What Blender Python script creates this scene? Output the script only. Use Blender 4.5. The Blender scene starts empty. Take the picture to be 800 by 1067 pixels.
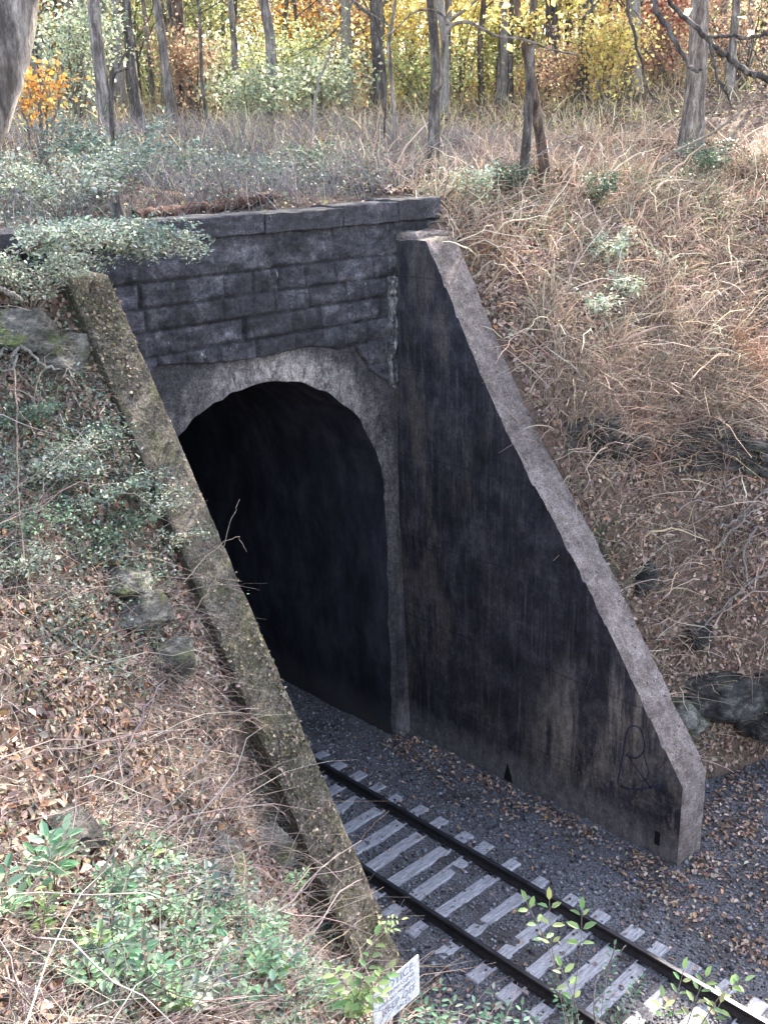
import bpy, bmesh, math, random
import numpy as np
from mathutils import Vector, noise as mnoise
rnd = random.Random(7)
rng = np.random.default_rng(11)
scene = bpy.context.scene
col = scene.collection

# ------------------------------------------------------------------ camera
R = np.array([[0.7215660376, 0.2440191191, -0.6479175322],
              [-0.6917261724, 0.2145123555, -0.6895646006],
              [-0.0292806241, 0.9457479135, 0.3235793821]])
CAM = np.array([-9.9727, -13.3844, 10.7735])
FPX = 1087.31
PC = np.array([400.0, 533.5])
cd = bpy.data.cameras.new('camera')
cam = bpy.data.objects.new('camera', cd)
col.objects.link(cam)
cd.sensor_fit = 'VERTICAL'
cd.sensor_height = 24.0
cd.lens = FPX / 1067.0 * 24.0
cd.clip_start = 0.1
cd.clip_end = 900
from mathutils import Matrix
M4 = Matrix([[R[0][0], R[0][1], R[0][2], CAM[0]], [R[1][0], R[1][1], R[1][2], CAM[1]],
             [R[2][0], R[2][1], R[2][2], CAM[2]], [0, 0, 0, 1]])
cam.matrix_world = M4
scene.camera = cam


def ray(px, py):
    v = R @ np.array([px - PC[0], -(py - PC[1]), -FPX])
    return v / np.linalg.norm(v)


def at(px, py, t):
    return CAM + ray(px, py) * t


def proj(P):
    v = (np.asarray(P, float) - CAM) @ R
    z = -v[:, 2]
    z = np.where(z < 0.05, 0.05, z)
    return PC[0] + FPX * v[:, 0] / z, PC[1] - FPX * v[:, 1] / z, -v[:, 2]


# ------------------------------------------------------------------ noise
def _h(ix, iy, seed):
    n = (ix.astype(np.int64) * 374761393 + iy.astype(np.int64) * 668265263 + seed * 974634777) & 0x7fffffff
    n = ((n ^ (n >> 13)) * 1274126177) & 0x7fffffff
    n = n ^ (n >> 16)
    return (n & 0xffff) / 65535.0


def vn(x, y, s, seed=0):
    x = np.asarray(x, float) / s + 1000.37
    y = np.asarray(y, float) / s + 1000.71
    ix = np.floor(x); iy = np.floor(y)
    fx = x - ix; fy = y - iy
    fx = fx * fx * (3 - 2 * fx); fy = fy * fy * (3 - 2 * fy)
    a = _h(ix, iy, seed); b = _h(ix + 1, iy, seed); c = _h(ix, iy + 1, seed); d = _h(ix + 1, iy + 1, seed)
    return (a * (1 - fx) + b * fx) * (1 - fy) + (c * (1 - fx) + d * fx) * fy


# ------------------------------------------------------------------ terrain
RX, RT = 3.0, 0.71      # right wing wall: inner face, thickness
LX, LT = -2.97, 0.59    # left wing wall


def prof(y):
    y = np.asarray(y, float)
    return np.where(y > -0.8, 9.41, 9.41 + 1.505 * (y + 0.8))


def prof_r(y):
    return prof(y) - .3 * np.exp(-((np.asarray(y, float) + 2.5) / 1.15) ** 2) * np.clip((-np.asarray(y, float) - .8) / .8, 0, 1)


CP = []


def cp(x, y, z):
    CP.append((x, y, z))


for a in [(-3.7, -0.9, 9.05), (-3.7, -2.2, 7.0), (-3.7, -3.4, 5.2), (-3.7, -4.6, 3.3), (-3.7, -5.6, 1.9), (-3.5, -6.6, 1.1),
          (-4.47, -0.66, 9.1), (-4.3, -0.2, 9.7), (-5.5, -.3, 9.7), (-5.3, -2.2, 7.6), (-5.0, -3.6, 6.0), (-6.9, -5.3, 6.75), (-5.65, -4.5, 5.8), (-6.3, -7.1, 5.25),
          (-8.1, -7.9, 6.7), (-8.75, -9.5, 7.0), (-7.4, -8.8, 5.6), (-5.3, -8.4, 3.3), (-4.4, -6.6, 2.6), (-3.0, -8.0, 0.6),
          (-2.4, -9.0, -0.4), (-2.3, -12, -0.4), (-5.5, -12, 3.4), (-8, -12.2, 6.7), (-10, -13.4, 9.0), (-12, -16, 9.8), (-8.8, -17, 7.0),
          (-7.2, -1.5, 8.8), (-7.0, 0.8, 9.7), (-9.5, -4.0, 9.0), (-11, -8, 9.3), (-14, -12, 10.2), (-14, -2, 10.2),
          (-6, 3.0, 10.0), (-12, 4, 10.5), (-4, 1.0, 9.85), (-2, 1.0, 9.9), (0, 1.0, 9.95), (2, 1.0, 10.0), (4, 1.0, 10.05),
          (-3, 4, 10.15), (0, 4, 10.2), (3, 4, 10.25), (5.9, 1.8, 10.2), (7.1, 0.5, 10.1),
          (0, 8, 11.0), (-4, 8, 10.9), (4, 8, 10.9), (-4, 14, 11.6), (3, 14, 11.5), (9, 8, 11.1),
          (3.95, -0.6, 9.25), (3.95, -1.8, 7.7), (3.95, -3.0, 5.95), (3.95, -4.2, 3.3), (4.6, -3.7, 6.1), (4.2, -2.4, 7.5), (5.7, -1.0, 9.0),
          (6.7, -1.7, 8.45), (8.35, -4.5, 5.75), (6.3, -3.9, 5.3), (9.9, -3.6, 7.2), (11.9, -2.4, 9.1), (14, 0.9, 10.5), (10, 1.5, 10.2),
          (7.3, -5.2, 3.1), (5.5, -4.3, 2.5), (4.5, -4.2, 2.4), (6.5, -4.6, 2.9), (12, -6.5, 6.5), (15, -4.5, 9.5), (9.5, -6.4, 3.2), (18, -8, 9.5),
          (16, 6, 11.3), (22, 2, 12.0), (22, 14, 12.6), (10, 20, 12.4), (-6, 24, 12.6), (35, 20, 14.0), (30, 35, 14.6), (10, 40, 14.2), (-14, 36, 14),
          (35, -4, 13), (-24, 14, 12), (-25, -8, 11), (-5, 1.6, 9.95)]:
    cp(*a)
CP = np.array(CP)


def tps_fit(P):
    n = len(P)
    d = np.hypot(P[:, None, 0] - P[None, :, 0], P[:, None, 1] - P[None, :, 1])
    K = np.where(d > 0, d * d * np.log(d + 1e-12), 0) + np.eye(n) * 0.25
    Q = np.c_[np.ones(n), P[:, :2]]
    A = np.block([[K, Q], [Q.T, np.zeros((3, 3))]])
    return np.linalg.solve(A, np.r_[P[:, 2], 0, 0, 0])


TW = tps_fit(CP)


def tps(x, y):
    out = TW[-3] + TW[-2] * x + TW[-1] * y
    for i in range(len(CP)):
        d2 = (x - CP[i, 0]) ** 2 + (y - CP[i, 1]) ** 2
        out = out + TW[i] * 0.5 * d2 * np.log(d2 + 1e-9)
    return out


TOEX = np.array([3.0, 3.8, 5.0, 6.5, 7.3, 9.0, 12.0, 16.0, 30.0])
TOEY = np.array([-4.3, -4.5, -5.1, -5.65, -5.9, -6.9, -9.5, -13.5, -26.0])


def H(x, y):
    x = np.asarray(x, float); y = np.asarray(y, float)
    r = np.hypot(x - 2, y)
    near = tps(np.clip(x, -26, 40), np.clip(y, -20, 42))
    dist = np.maximum(0, np.hypot(x + 8, y + 12) - 48)
    base = near + 0.05 * dist
    n = (vn(x, y, 1.7, 1) - .5) * .42 + (vn(x, y, .6, 2) - .5) * .26 + (vn(x, y, .23, 3) - .5) * .07 + (vn(x, y, 6, 4) - .5) * .5 * np.clip((r - 10) / 10, 0, 1)
    h = base + n
    yy = np.minimum(y, 0)
    # keep below the wing walls' tops
    low = np.clip((-3.0 - y) / 3.0, 0, 1)
    k = (x < -2.9) & (y < 0.6) & (y > -6.3)
    h = np.where(k, np.minimum(h, prof(yy) - 0.22 - 0.75 * low + 1.5 * np.maximum(0, -3.56 - x)), h)
    k = (x > 2.9) & (x < 6) & (y < 0.3)
    h = np.where(k, np.minimum(h, prof_r(yy) - 0.12 + 3.0 * np.maximum(0, x - 3.71)), h)
    # above the coping's back edge
    k = (np.abs(x) < 4.6) & (y > 0.3) & (y < 3)
    h = np.where(k, np.minimum(h, 9.93 + 0.03 * x + 0.35 * np.maximum(0, y - .6)), h)
    # banks die into the cutting floor
    toe = np.interp(x, TOEX, TOEY)
    h = np.where(x > 3.0, np.minimum(h, -0.35 + 5.0 * np.maximum(-.1, y - toe)), h)
    k = (x < 0) & (y <= -6.1)
    h = np.where(k, np.minimum(h, -0.45 + 1.5 * np.maximum(-.1, -x - 2.55) + 0.3 * np.abs(n)), h)
    k = (x >= -1) & (x < 3.2) & (y < -6.1)
    h = np.where(k, -0.6, h)
    return h


def trench(x, y):
    return (x > -3.3) & (x < 3.35) & (y < 0.42) & (y > -6.12)


def G(x, y):
    h = H(x, y)
    h = np.where(trench(x, y), -0.2, h)
    return np.maximum(h, -0.2)


def hit(px, py, t0=3.0, t1=130.0):
    t = np.arange(t0, t1, 0.06)
    d = ray(px, py)
    P = CAM[None] + d[None] * t[:, None]
    k = P[:, 2] < G(P[:, 0], P[:, 1])
    i = np.argmax(k) if k.any() else len(t) - 1
    p = P[i].copy()
    p[2] = G(np.array([p[0]]), np.array([p[1]]))[0]
    return p


def gz(x, y):
    return float(G(np.array([x]), np.array([y]))[0])


def normals(x, y):
    e = 0.08
    hx = (H(x + e, y) - H(x - e, y)) / (2 * e)
    hy = (H(x, y + e) - H(x, y - e)) / (2 * e)
    n = np.stack([-hx, -hy, np.ones_like(hx)], 1)
    return n / np.linalg.norm(n, axis=1)[:, None]


# ------------------------------------------------------------------ mesh builder
def wloc(o):
    v = np.zeros(3)
    while o is not None:
        v = v + np.array(o.location); o = o.parent
    return v


class MB:
    def __init__(s):
        s.V = []; s.L = []; s.T = []; s.C = []; s.n = 0

    def add(s, V, F, c=None):
        V = np.asarray(V, float).reshape(-1, 3)
        F = np.asarray(F, np.int64)
        s.L.append((F + s.n).ravel()); s.T.append(np.full(len(F), F.shape[1]))
        if c is None: c = (.5, .5, .5)
        c = np.asarray(c, float)
        if c.ndim == 1: c = np.tile(c, (len(V), 1))
        s.V.append(V); s.C.append(c); s.n += len(V)

    def build(s, name, mat, parent=None, smooth=False):
        me = bpy.data.meshes.new(name)
        V = np.concatenate(s.V); L = np.concatenate(s.L); T = np.concatenate(s.T); Cc = np.concatenate(s.C)
        if parent is not None:
            V = V - wloc(parent)
        me.vertices.add(len(V)); me.vertices.foreach_set('co', V.ravel())
        me.loops.add(len(L)); me.loops.foreach_set('vertex_index', L.astype(np.int32))
        me.polygons.add(len(T))
        me.polygons.foreach_set('loop_start', np.r_[0, np.cumsum(T)[:-1]].astype(np.int32))
        me.polygons.foreach_set('loop_total', T.astype(np.int32))
        if smooth: me.polygons.foreach_set('use_smooth', np.ones(len(T), bool))
        me.update(calc_edges=True)
        a = me.color_attributes.new('Col', 'FLOAT_COLOR', 'POINT')
        a.data.foreach_set('color', np.c_[Cc, np.ones(len(Cc))].ravel())
        o = bpy.data.objects.new(name, me)
        col.objects.link(o)
        if mat is not None:
            for m in (mat if isinstance(mat, (list, tuple)) else [mat]): me.materials.append(m)
        if parent is not None: o.parent = parent
        return o


def tag(o, label=None, cat=None, group=None, kind=None):
    if label: o['label'] = label
    if cat: o['category'] = cat
    if group: o['group'] = group
    if kind: o['kind'] = kind
    return o


def empty(name, loc, label, cat, group=None):
    o = bpy.data.objects.new(name, None)
    o.location = tuple(float(a) for a in loc)
    o.empty_display_size = .2
    col.objects.link(o)
    return tag(o, label, cat, group)


def bm_obj(name, bm, mat, parent=None, smooth=False):
    if parent is not None:
        bmesh.ops.translate(bm, verts=bm.verts, vec=-Vector(wloc(parent)))
    me = bpy.data.meshes.new(name)
    bm.to_mesh(me); bm.free()
    if smooth:
        for p in me.polygons: p.use_smooth = True
    o = bpy.data.objects.new(name, me); col.objects.link(o)
    for m in (mat if isinstance(mat, (list, tuple)) else [mat]): me.materials.append(m)
    if parent is not None: o.parent = parent
    return o


def grid_faces(nu, nv, wrap=False):
    u = np.arange(nu - 1)[:, None]; m = nv if wrap else nv - 1
    v = np.arange(m)[None, :]
    v2 = (v + 1) % nv
    a = u * nv + v; b = u * nv + v2; c = (u + 1) * nv + v2; d = (u + 1) * nv + v
    return np.stack([a, d, c, b], -1).reshape(-1, 4)


def tube(mb, P, r, sides=7, c=None, cap=True, rough=0.0):
    P = np.asarray(P, float); K = len(P)
    r = np.broadcast_to(np.asarray(r, float), (K,))
    T = np.gradient(P, axis=0); T /= np.linalg.norm(T, axis=1)[:, None] + 1e-9
    ref = np.array([0.31, 0.17, 0.93]) if abs(T[0][2]) < .8 else np.array([0.93, .31, .1])
    A = np.cross(T, ref); A /= np.linalg.norm(A, axis=1)[:, None] + 1e-9
    B = np.cross(T, A)
    th = np.linspace(0, 2 * np.pi, sides, endpoint=False)
    rr = r[:, None] * (1 + rough * (rng.random((K, sides)) - .5))
    V = P[:, None] + rr[..., None] * (np.cos(th)[None, :, None] * A[:, None] + np.sin(th)[None, :, None] * B[:, None])
    mb.add(V.reshape(-1, 3), grid_faces(K, sides, True), c)
    if cap:
        for k in (0, K - 1):
            mb.add(np.vstack([V[k], P[k]]), [[i, (i + 1) % sides, sides] for i in range(sides)], c)


def smoothpath(P, n):
    """Catmull-Rom through P."""
    P = np.asarray(P, float)
    Q = np.vstack([2 * P[0] - P[1], P, 2 * P[-1] - P[-2]])
    out = []
    for t in np.linspace(0, len(P) - 1 - 1e-6, n):
        i = int(t); f = t - i
        a, b, c_, d = Q[i], Q[i + 1], Q[i + 2], Q[i + 3]
        out.append(.5 * ((2 * b) + (-a + c_) * f + (2 * a - 5 * b + 4 * c_ - d) * f * f + (-a + 3 * b - 3 * c_ + d) * f ** 3))
    return np.array(out)


def leaves(mb, P, N, size, c, aspect=.55, fold=.18, D=None, simple=False):
    """N normals, leaf-shaped folded blades."""
    n = len(P)
    if D is None: D = rng.normal(size=(n, 3))
    D = D - N * (D * N).sum(1)[:, None]; D /= np.linalg.norm(D, axis=1)[:, None] + 1e-9
    S = np.cross(N, D)
    s = np.broadcast_to(np.asarray(size, float), (n,))[:, None]
    w = s * aspect * .5
    fo = s * fold * (.4 + 1.2 * rng.random((n, 1)))
    cu = s * .25 * (rng.random((n, 1)) - .5)
    if simple:
        V = np.stack([P, P + D * s * .45 + S * w + N * fo, P + D * s + N * cu, P + D * s * .5 - S * w + N * fo], 1)
        F = np.arange(n)[:, None] * 4 + np.array([[0, 1, 2, 3]])
        k = 4
    else:
        V = np.stack([P, P + D * s * .28 + S * w * .85 + N * fo, P + D * s * .68 + S * w * .75 + N * (fo + cu), P + D * s + N * cu * 2,
                      P + D * s * .68 - S * w * .75 + N * (fo + cu), P + D * s * .28 - S * w * .85 + N * fo], 1)
        b = np.arange(n)[:, None] * 6
        F = np.concatenate([b + np.array([[0, 1, 2, 3]]), b + np.array([[0, 3, 4, 5]])])
        k = 6
    mb.add(V.reshape(-1, 3), F, np.repeat(np.asarray(c), k, 0))


def stems(mb, B, D, length, bend, rad, c, seg=4, sides=3, droop=None):
    """N thin curved stems. bend: (N,3) curvature offset at tip."""
    n = len(B)
    t = np.linspace(0, 1, seg + 1)
    P = B[:, None] + D[:, None] * (length[:, None] * t)[..., None] + bend[:, None] * (t ** 2)[None, :, None]
    P[:, 1:-1] += rng.normal(size=P[:, 1:-1].shape) * (length[:, None, None] * .02)
    A = np.cross(D, rng.normal(size=(n, 3))); A /= np.linalg.norm(A, axis=1)[:, None] + 1e-9
    Bn = np.cross(D, A)
    th = np.linspace(0, 2 * np.pi, sides, endpoint=False)
    rr = rad[:, None] * (1 - .75 * t)[None, :]
    V = P[:, :, None] + rr[..., None, None] * (np.cos(th)[None, None, :, None] * A[:, None, None] + np.sin(th)[None, None, :, None] * Bn[:, None, None])
    gf = grid_faces(seg + 1, sides, True)
    F = (np.arange(n)[:, None, None] * ((seg + 1) * sides) + gf[None]).reshape(-1, 4)
    mb.add(V.reshape(-1, 3), F, np.repeat(np.asarray(c), (seg + 1) * sides, 0))
    return P


def pick(pal, n, jit=.18):
    pal = np.asarray(pal, float)
    c = pal[rng.integers(0, len(pal), n)]
    return np.clip(c * (1 + jit * rng.normal(size=(n, 1))) * (1 + .06 * rng.normal(size=(n, 3))), .004, .95)


# ------------------------------------------------------------------ materials
def newmat(name):
    m = bpy.data.materials.new(name); m.use_nodes = True
    nt = m.node_tree
    b = nt.nodes['Principled BSDF']
    b.inputs['Specular IOR Level'].default_value = .3
    return m, nt, b


class NB:
    def __init__(s, nt): s.nt = nt; s.tc = nt.nodes.new('ShaderNodeNewGeometry')

    def n(s, t): return s.nt.nodes.new(t)

    def mapped(s, scale=(1, 1, 1), off=(0, 0, 0)):
        m = s.n('ShaderNodeMapping'); m.inputs['Scale'].default_value = scale; m.inputs['Location'].default_value = off
        s.nt.links.new(s.tc.outputs['Position'], m.inputs['Vector']); return m.outputs[0]

    def noise(s, scale, detail=6, rough=.6, vec=None, dist=0):
        k = s.n('ShaderNodeTexNoise'); k.inputs['Scale'].default_value = scale; k.inputs['Detail'].default_value = detail
        k.inputs['Roughness'].default_value = rough; k.inputs['Distortion'].default_value = dist
        s.nt.links.new(vec if vec is not None else s.tc.outputs['Position'], k.inputs['Vector']); return k.outputs['Fac']

    def vor(s, scale, vec=None, feature='F1', out='Distance'):
        k = s.n('ShaderNodeTexVoronoi'); k.inputs['Scale'].default_value = scale; k.feature = feature
        s.nt.links.new(vec if vec is not None else s.tc.outputs['Position'], k.inputs['Vector']); return k.outputs[out]

    def ramp(s, f, stops):
        k = s.n('ShaderNodeValToRGB'); e = k.color_ramp.elements
        while len(e) < len(stops): e.new(.5)
        for i, (p, c) in enumerate(stops):
            e[i].position = p
            e[i].color = (c, c, c, 1) if isinstance(c, (int, float)) else (*c, 1)
        s.nt.links.new(f, k.inputs[0]); return k.outputs[0]

    def mix(s, f, a, b, mode='MIX'):
        k = s.n('ShaderNodeMix'); k.data_type = 'RGBA'; k.blend_type = mode; k.clamp_factor = True
        for v, i in ((f, k.inputs['Factor']), (a, k.inputs[6]), (b, k.inputs[7])):
            if isinstance(v, (int, float)): i.default_value = v if i == k.inputs['Factor'] else (v, v, v, 1)
            elif isinstance(v, tuple): i.default_value = (*v, 1)
            else: s.nt.links.new(v, i)
        return k.outputs[2]

    def math(s, op, a, b=0.0):
        k = s.n('ShaderNodeMath'); k.operation = op
        for v, i in ((a, k.inputs[0]), (b, k.inputs[1])):
            if isinstance(v, (int, float)): i.default_value = v
            else: s.nt.links.new(v, i)
        return k.outputs[0]

    def sep(s):
        k = s.n('ShaderNodeSeparateXYZ'); s.nt.links.new(s.tc.outputs['Position'], k.inputs[0]); return k.outputs

    def rng(s, v, a, b, c=0.0, d=1.0):
        k = s.n('ShaderNodeMapRange'); k.clamp = True
        k.inputs[1].default_value = a; k.inputs[2].default_value = b; k.inputs[3].default_value = c; k.inputs[4].default_value = d
        s.nt.links.new(v, k.inputs[0]); return k.outputs[0]

    def grit(s, c, levels=((16, .35), (60, .4)), off=(0, 0, 0), st=(1, 1, 1)):
        for sc_, a_ in levels:
            f = s.rng(s.noise(sc_, 5, .75, s.mapped(st, off)), .38, .62, 1 - a_, 1 + a_)
            k = s.n('ShaderNodeMix'); k.data_type = 'RGBA'; k.blend_type = 'MULTIPLY'; k.inputs['Factor'].default_value = 1
            s.nt.links.new(c, k.inputs[6]); s.nt.links.new(f, k.inputs[7]); c = k.outputs[2]
        return c

    def bump(s, b, h, strength=.5, dist=.03):
        k = s.n('ShaderNodeBump'); k.inputs['Strength'].default_value = strength; k.inputs['Distance'].default_value = dist
        s.nt.links.new(h, k.inputs['Height']); s.nt.links.new(k.outputs[0], b.inputs['Normal'])

    def col(s, b, c): s.nt.links.new(c, b.inputs['Base Color'])


def leaf_mat(name, transl=.3, rough=.6):
    m, nt, b = newmat(name); nb = NB(nt)
    a = nb.n('ShaderNodeAttribute'); a.attribute_name = 'Col'
    c = nb.mix(nb.noise(35, 3), a.outputs['Color'], (.5, .5, .5), 'OVERLAY')
    c = nb.mix(.25, a.outputs['Color'], c)
    nb.col(b, c); b.inputs['Roughness'].default_value = rough
    if transl > 0:
        t = nb.n('ShaderNodeBsdfTranslucent'); nt.links.new(a.outputs['Color'], t.inputs['Color'])
        x = nb.n('ShaderNodeMixShader'); x.inputs[0].default_value = transl
        nt.links.new(b.outputs[0], x.inputs[1]); nt.links.new(t.outputs[0], x.inputs[2])
        nt.links.new(x.outputs[0], nt.nodes['Material Output'].inputs['Surface'])
    return m


def noise_mat(name, stops, scale=4, detail=8, rough=.85, bump=.5, bdist=.03, stretch=(1, 1, 1), bscale=None, second=None):
    m, nt, b = newmat(name); nb = NB(nt)
    v = nb.mapped(stretch)
    f = nb.noise(scale, detail, .65, v)
    c = nb.ramp(f, stops)
    if second:
        sc, c2, lo, hi = second
        c = nb.mix(nb.rng(nb.noise(sc, 5, .6), lo, hi), c, c2)
    c = nb.grit(c, ((scale * 3, .3), (scale * 9, .3)), st=stretch)
    nb.col(b, c); b.inputs['Roughness'].default_value = rough
    nb.bump(b, nb.noise(bscale or scale * 4, 8, .7, v), bump, bdist)
    return m


M = {}
M['litter'] = leaf_mat('fallen_leaf', .08, .75)
M['dry'] = leaf_mat('dry_stem', .05, .8)
M['green'] = leaf_mat('green_leaf', .28, .5)
M['autumn'] = leaf_mat('autumn_leaf', .6, .6)
M['bark'] = noise_mat('grey_bark', [(.38, (.07, .06, .055)), (.5, (.17, .15, .14)), (.63, (.33, .3, .28))], 7, 9, .9, .9, .05, (1, 1, .22),
                      second=(1.6, (.14, .16, .11), .55, .75))
M['barkd'] = noise_mat('dark_bark', [(.38, (.035, .03, .03)), (.52, (.09, .08, .075)), (.65, (.2, .18, .17))], 9, 9, .9, .9, .04, (1, 1, .25))
M['barkr'] = noise_mat('red_brown_bark', [(.38, (.05, .038, .033)), (.52, (.12, .09, .076)), (.65, (.24, .19, .165))], 8, 9, .9, .9, .04, (1, 1, .25))
M['barkp'] = noise_mat('pale_bark', [(.3, (.14, .13, .12)), (.6, (.28, .26, .24)), (.8, (.42, .4, .37))], 8, 9, .9, .8, .03, (1, 1, .3))
M['rock'] = noise_mat('mossy_rock', [(.38, (.05, .047, .042)), (.5, (.13, .125, .115)), (.62, (.25, .24, .22))], 2.2, 10, .9, 1, .08, (1, 1, 2.2),
                      second=(3.1, (.10, .12, .045), .5, .66))
M['rockd'] = noise_mat('dark_rock', [(.38, (.018, .018, .019)), (.52, (.055, .053, .05)), (.65, (.16, .15, .14))], 2.4, 10, .9, 1, .08, (1, 1, 2.6),
                       second=(2.2, (.07, .09, .05), .6, .75))
M['steel'] = noise_mat('rail_steel', [(.3, (.012, .012, .015)), (.6, (.03, .029, .032)), (.8, (.06, .05, .045))], 12, 6, .55, .2, .005)
M['railtop'] = noise_mat('worn_rail_head', [(.35, (.03, .03, .035)), (.7, (.10, .10, .12))], 6, 5, .32, .05, .002, (4, .3, 1))
M['railtop'].node_tree.nodes['Principled BSDF'].inputs['Metallic'].default_value = .6
M['tie'] = noise_mat('weathered_sleeper', [(.34, (.2, .2, .225)), (.5, (.3, .3, .33)), (.66, (.4, .4, .44))], 7, 9, .9, .4, .008, (.5, 4, 2),
                     second=(14, (.13, .13, .14), .6, .72))
M['gravel'] = leaf_mat('ballast_stone', 0, .85)
M['signw'] = noise_mat('sign_white', [(.3, (.62, .66, .74)), (.7, (.78, .8, .86))], 9, 5, .5, .05, .002)
M['signt'] = noise_mat('sign_lettering', [(.35, (.12, .14, .19)), (.6, (.26, .28, .34))], 20, 3, .6, .05, .002)
M['post'] = noise_mat('dark_post', [(.3, (.025, .025, .028)), (.7, (.07, .07, .075))], 12, 5, .7, .2, .004)
M['log'] = noise_mat('rotten_log', [(.38, (.03, .017, .014)), (.52, (.09, .045, .036)), (.66, (.19, .12, .1))], 6, 8, .95, 1, .05, (1.2, 1, 1.2))
M['paint'] = noise_mat('blue_spray_paint', [(.4, (.02, .021, .03)), (.6, (.03, .038, .08))], 10, 5, .8, .1, .003)
M['black'] = noise_mat('hole_shade', [(.3, (.004, .004, .005)), (.7, (.01, .01, .011))], 10, 3, .95, .1, .003)  # near-black that paints the shade inside the weep holes

# hillside soil
m, nt, b = newmat('hillside_soil'); nb = NB(nt)
c = nb.ramp(nb.noise(2.6, 10, .7), [(.36, (.03, .025, .021)), (.5, (.085, .067, .056)), (.64, (.18, .145, .12))])
c = nb.mix(nb.rng(nb.vor(22, out='Color'), .35, .6), c, (.17, .115, .09))
c = nb.mix(nb.rng(nb.noise(.45, 4), .55, .68), c, (.055, .07, .04))
sx = nb.sep()
far = nb.rng(sx[1], 8, 40)
c = nb.mix(nb.math('MULTIPLY', far, .75), c, nb.ramp(nb.noise(.35, 8, .7), [(.3, (.2, .17, .08)), (.5, (.3, .24, .12)), (.7, (.24, .25, .1))]))
nb.col(b, c); b.inputs['Roughness'].default_value = .95
nb.bump(b, nb.noise(14, 10, .75), 1, .06)
M['soil'] = m

# cutting floor
m, nt, b = newmat('cinder_ballast'); nb = NB(nt)
c = nb.ramp(nb.noise(30, 8, .7), [(.38, (.05, .05, .057)), (.5, (.12, .12, .135)), (.62, (.24, .24, .265))])
c = nb.mix(nb.rng(nb.noise(1.1, 6), .5, .7), c, (.06, .052, .05))
nb.col(b, c); b.inputs['Roughness'].default_value = .9
nb.bump(b, nb.noise(45, 8, .8), 1, .03)
M['floor'] = m

# sooty inner face of wing walls
m, nt, b = newmat('sooty_concrete'); nb = NB(nt)
S = nb.sep()
base = nb.ramp(nb.noise(1.3, 8, .7), [(.36, (.009, .0095, .014)), (.5, (.02, .021, .03)), (.64, (.05, .05, .062))])
st = nb.noise(3.2, 8, .7, nb.mapped((1, 1, .09)))
st2 = nb.noise(11, 6, .7, nb.mapped((1, 1, .05), (3, 1, 2)))
base = nb.mix(nb.rng(st2, .52, .68, 0, .6), base, (.09, .088, .10))
# pale run-off streaks in a band rising toward the portal
band = nb.math('ABSOLUTE', nb.math('SUBTRACT', S[2], nb.math('ADD', nb.math('MULTIPLY', S[1], -.75), -1.7)))
bm_ = nb.rng(band, .2, 1.7, 1, 0)
zone = nb.math('MULTIPLY', nb.rng(S[1], -2.9, -3.9), nb.rng(S[1], -6.4, -5.9))
k = nb.math('MULTIPLY', nb.math('MULTIPLY', bm_, zone), nb.rng(st, .45, .56))
base = nb.mix(nb.math('MULTIPLY', k, .62), base, (.27, .245, .215))
k = nb.math('MULTIPLY', nb.rng(nb.noise(1.6, 8, .8, nb.mapped((1, 1, .55), (5, 0, 0))), .47, .58), nb.math('MULTIPLY', nb.rng(S[2], 2.2, .6), nb.rng(S[1], -2.6, -4.6)))
base = nb.mix(nb.math('MULTIPLY', k, .8), base, (.18, .165, .15))
k = nb.math('MULTIPLY', nb.rng(nb.noise(2.1, 8, .75, nb.mapped((1, 1, .25), (1, 4, 0))), .48, .6), nb.rng(S[1], -3.2, -1.0))
base = nb.mix(nb.math('MULTIPLY', k, .45), base, (.13, .112, .10))
brd_ = nb.math('ABSOLUTE', nb.math('SUBTRACT', nb.math('FRACT', nb.math('ADD', nb.math('MULTIPLY', S[2], 4.0), nb.math('MULTIPLY', nb.noise(.7, 3), .3))), .5))
base = nb.mix(nb.rng(brd_, .04, .0, 0, .35), base, (.01, .01, .012))
k = nb.math('MULTIPLY', nb.rng(nb.noise(14, 8, .85, nb.mapped((1, 1, .12), (8, 8, 0))), .63, .68), .6)
base = nb.mix(k, base, (.24, .23, .22))
# splashed paler foot
k = nb.rng(nb.math('ADD', S[2], nb.math('MULTIPLY', nb.noise(1.5, 5), .5)), .75, .25)
base = nb.mix(nb.math('MULTIPLY', k, .8), base, nb.ramp(nb.noise(5, 8), [(.3, (.09, .09, .1)), (.7, (.18, .175, .18))]))
# lift lines
lift = nb.math('ABSOLUTE', nb.math('SUBTRACT', nb.math('FRACT', nb.math('ADD', nb.math('MULTIPLY', S[2], .62), nb.math('MULTIPLY', nb.noise(.9, 4), .12))), .5))
base = nb.mix(nb.rng(lift, .012, .0, 0, .5), base, (.006, .006, .008))
base = nb.grit(base, ((7, .3), (30, .3), (90, .2)), st=(1, 1, .5))
nb.col(b, base); b.inputs['Roughness'].default_value = .75
nb.bump(b, nb.noise(9, 9, .75), .45, .03)
M['soot'] = m

# weathered top of the right wing wall
m, nt, b = newmat('worn_concrete'); nb = NB(nt)
c = nb.ramp(nb.noise(2.2, 10, .8), [(.38, (.155, .128, .12)), (.5, (.26, .22, .212)), (.62, (.37, .32, .31))])
c = nb.mix(nb.rng(nb.noise(13, 6, .8), .58, .66), c, (.07, .062, .06))
c = nb.grit(c, ((9, .22), (40, .45), (110, .35)))
c = nb.mix(nb.rng(nb.noise(1.3, 7, .7, nb.mapped((1, 1, 1), (7, 2, 0))), .58, .72), c, (.17, .18, .1))
nb.col(b, c); b.inputs['Roughness'].default_value = .9
nb.bump(b, nb.noise(26, 9, .85), 1, .06)
M['worn'] = m

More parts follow.
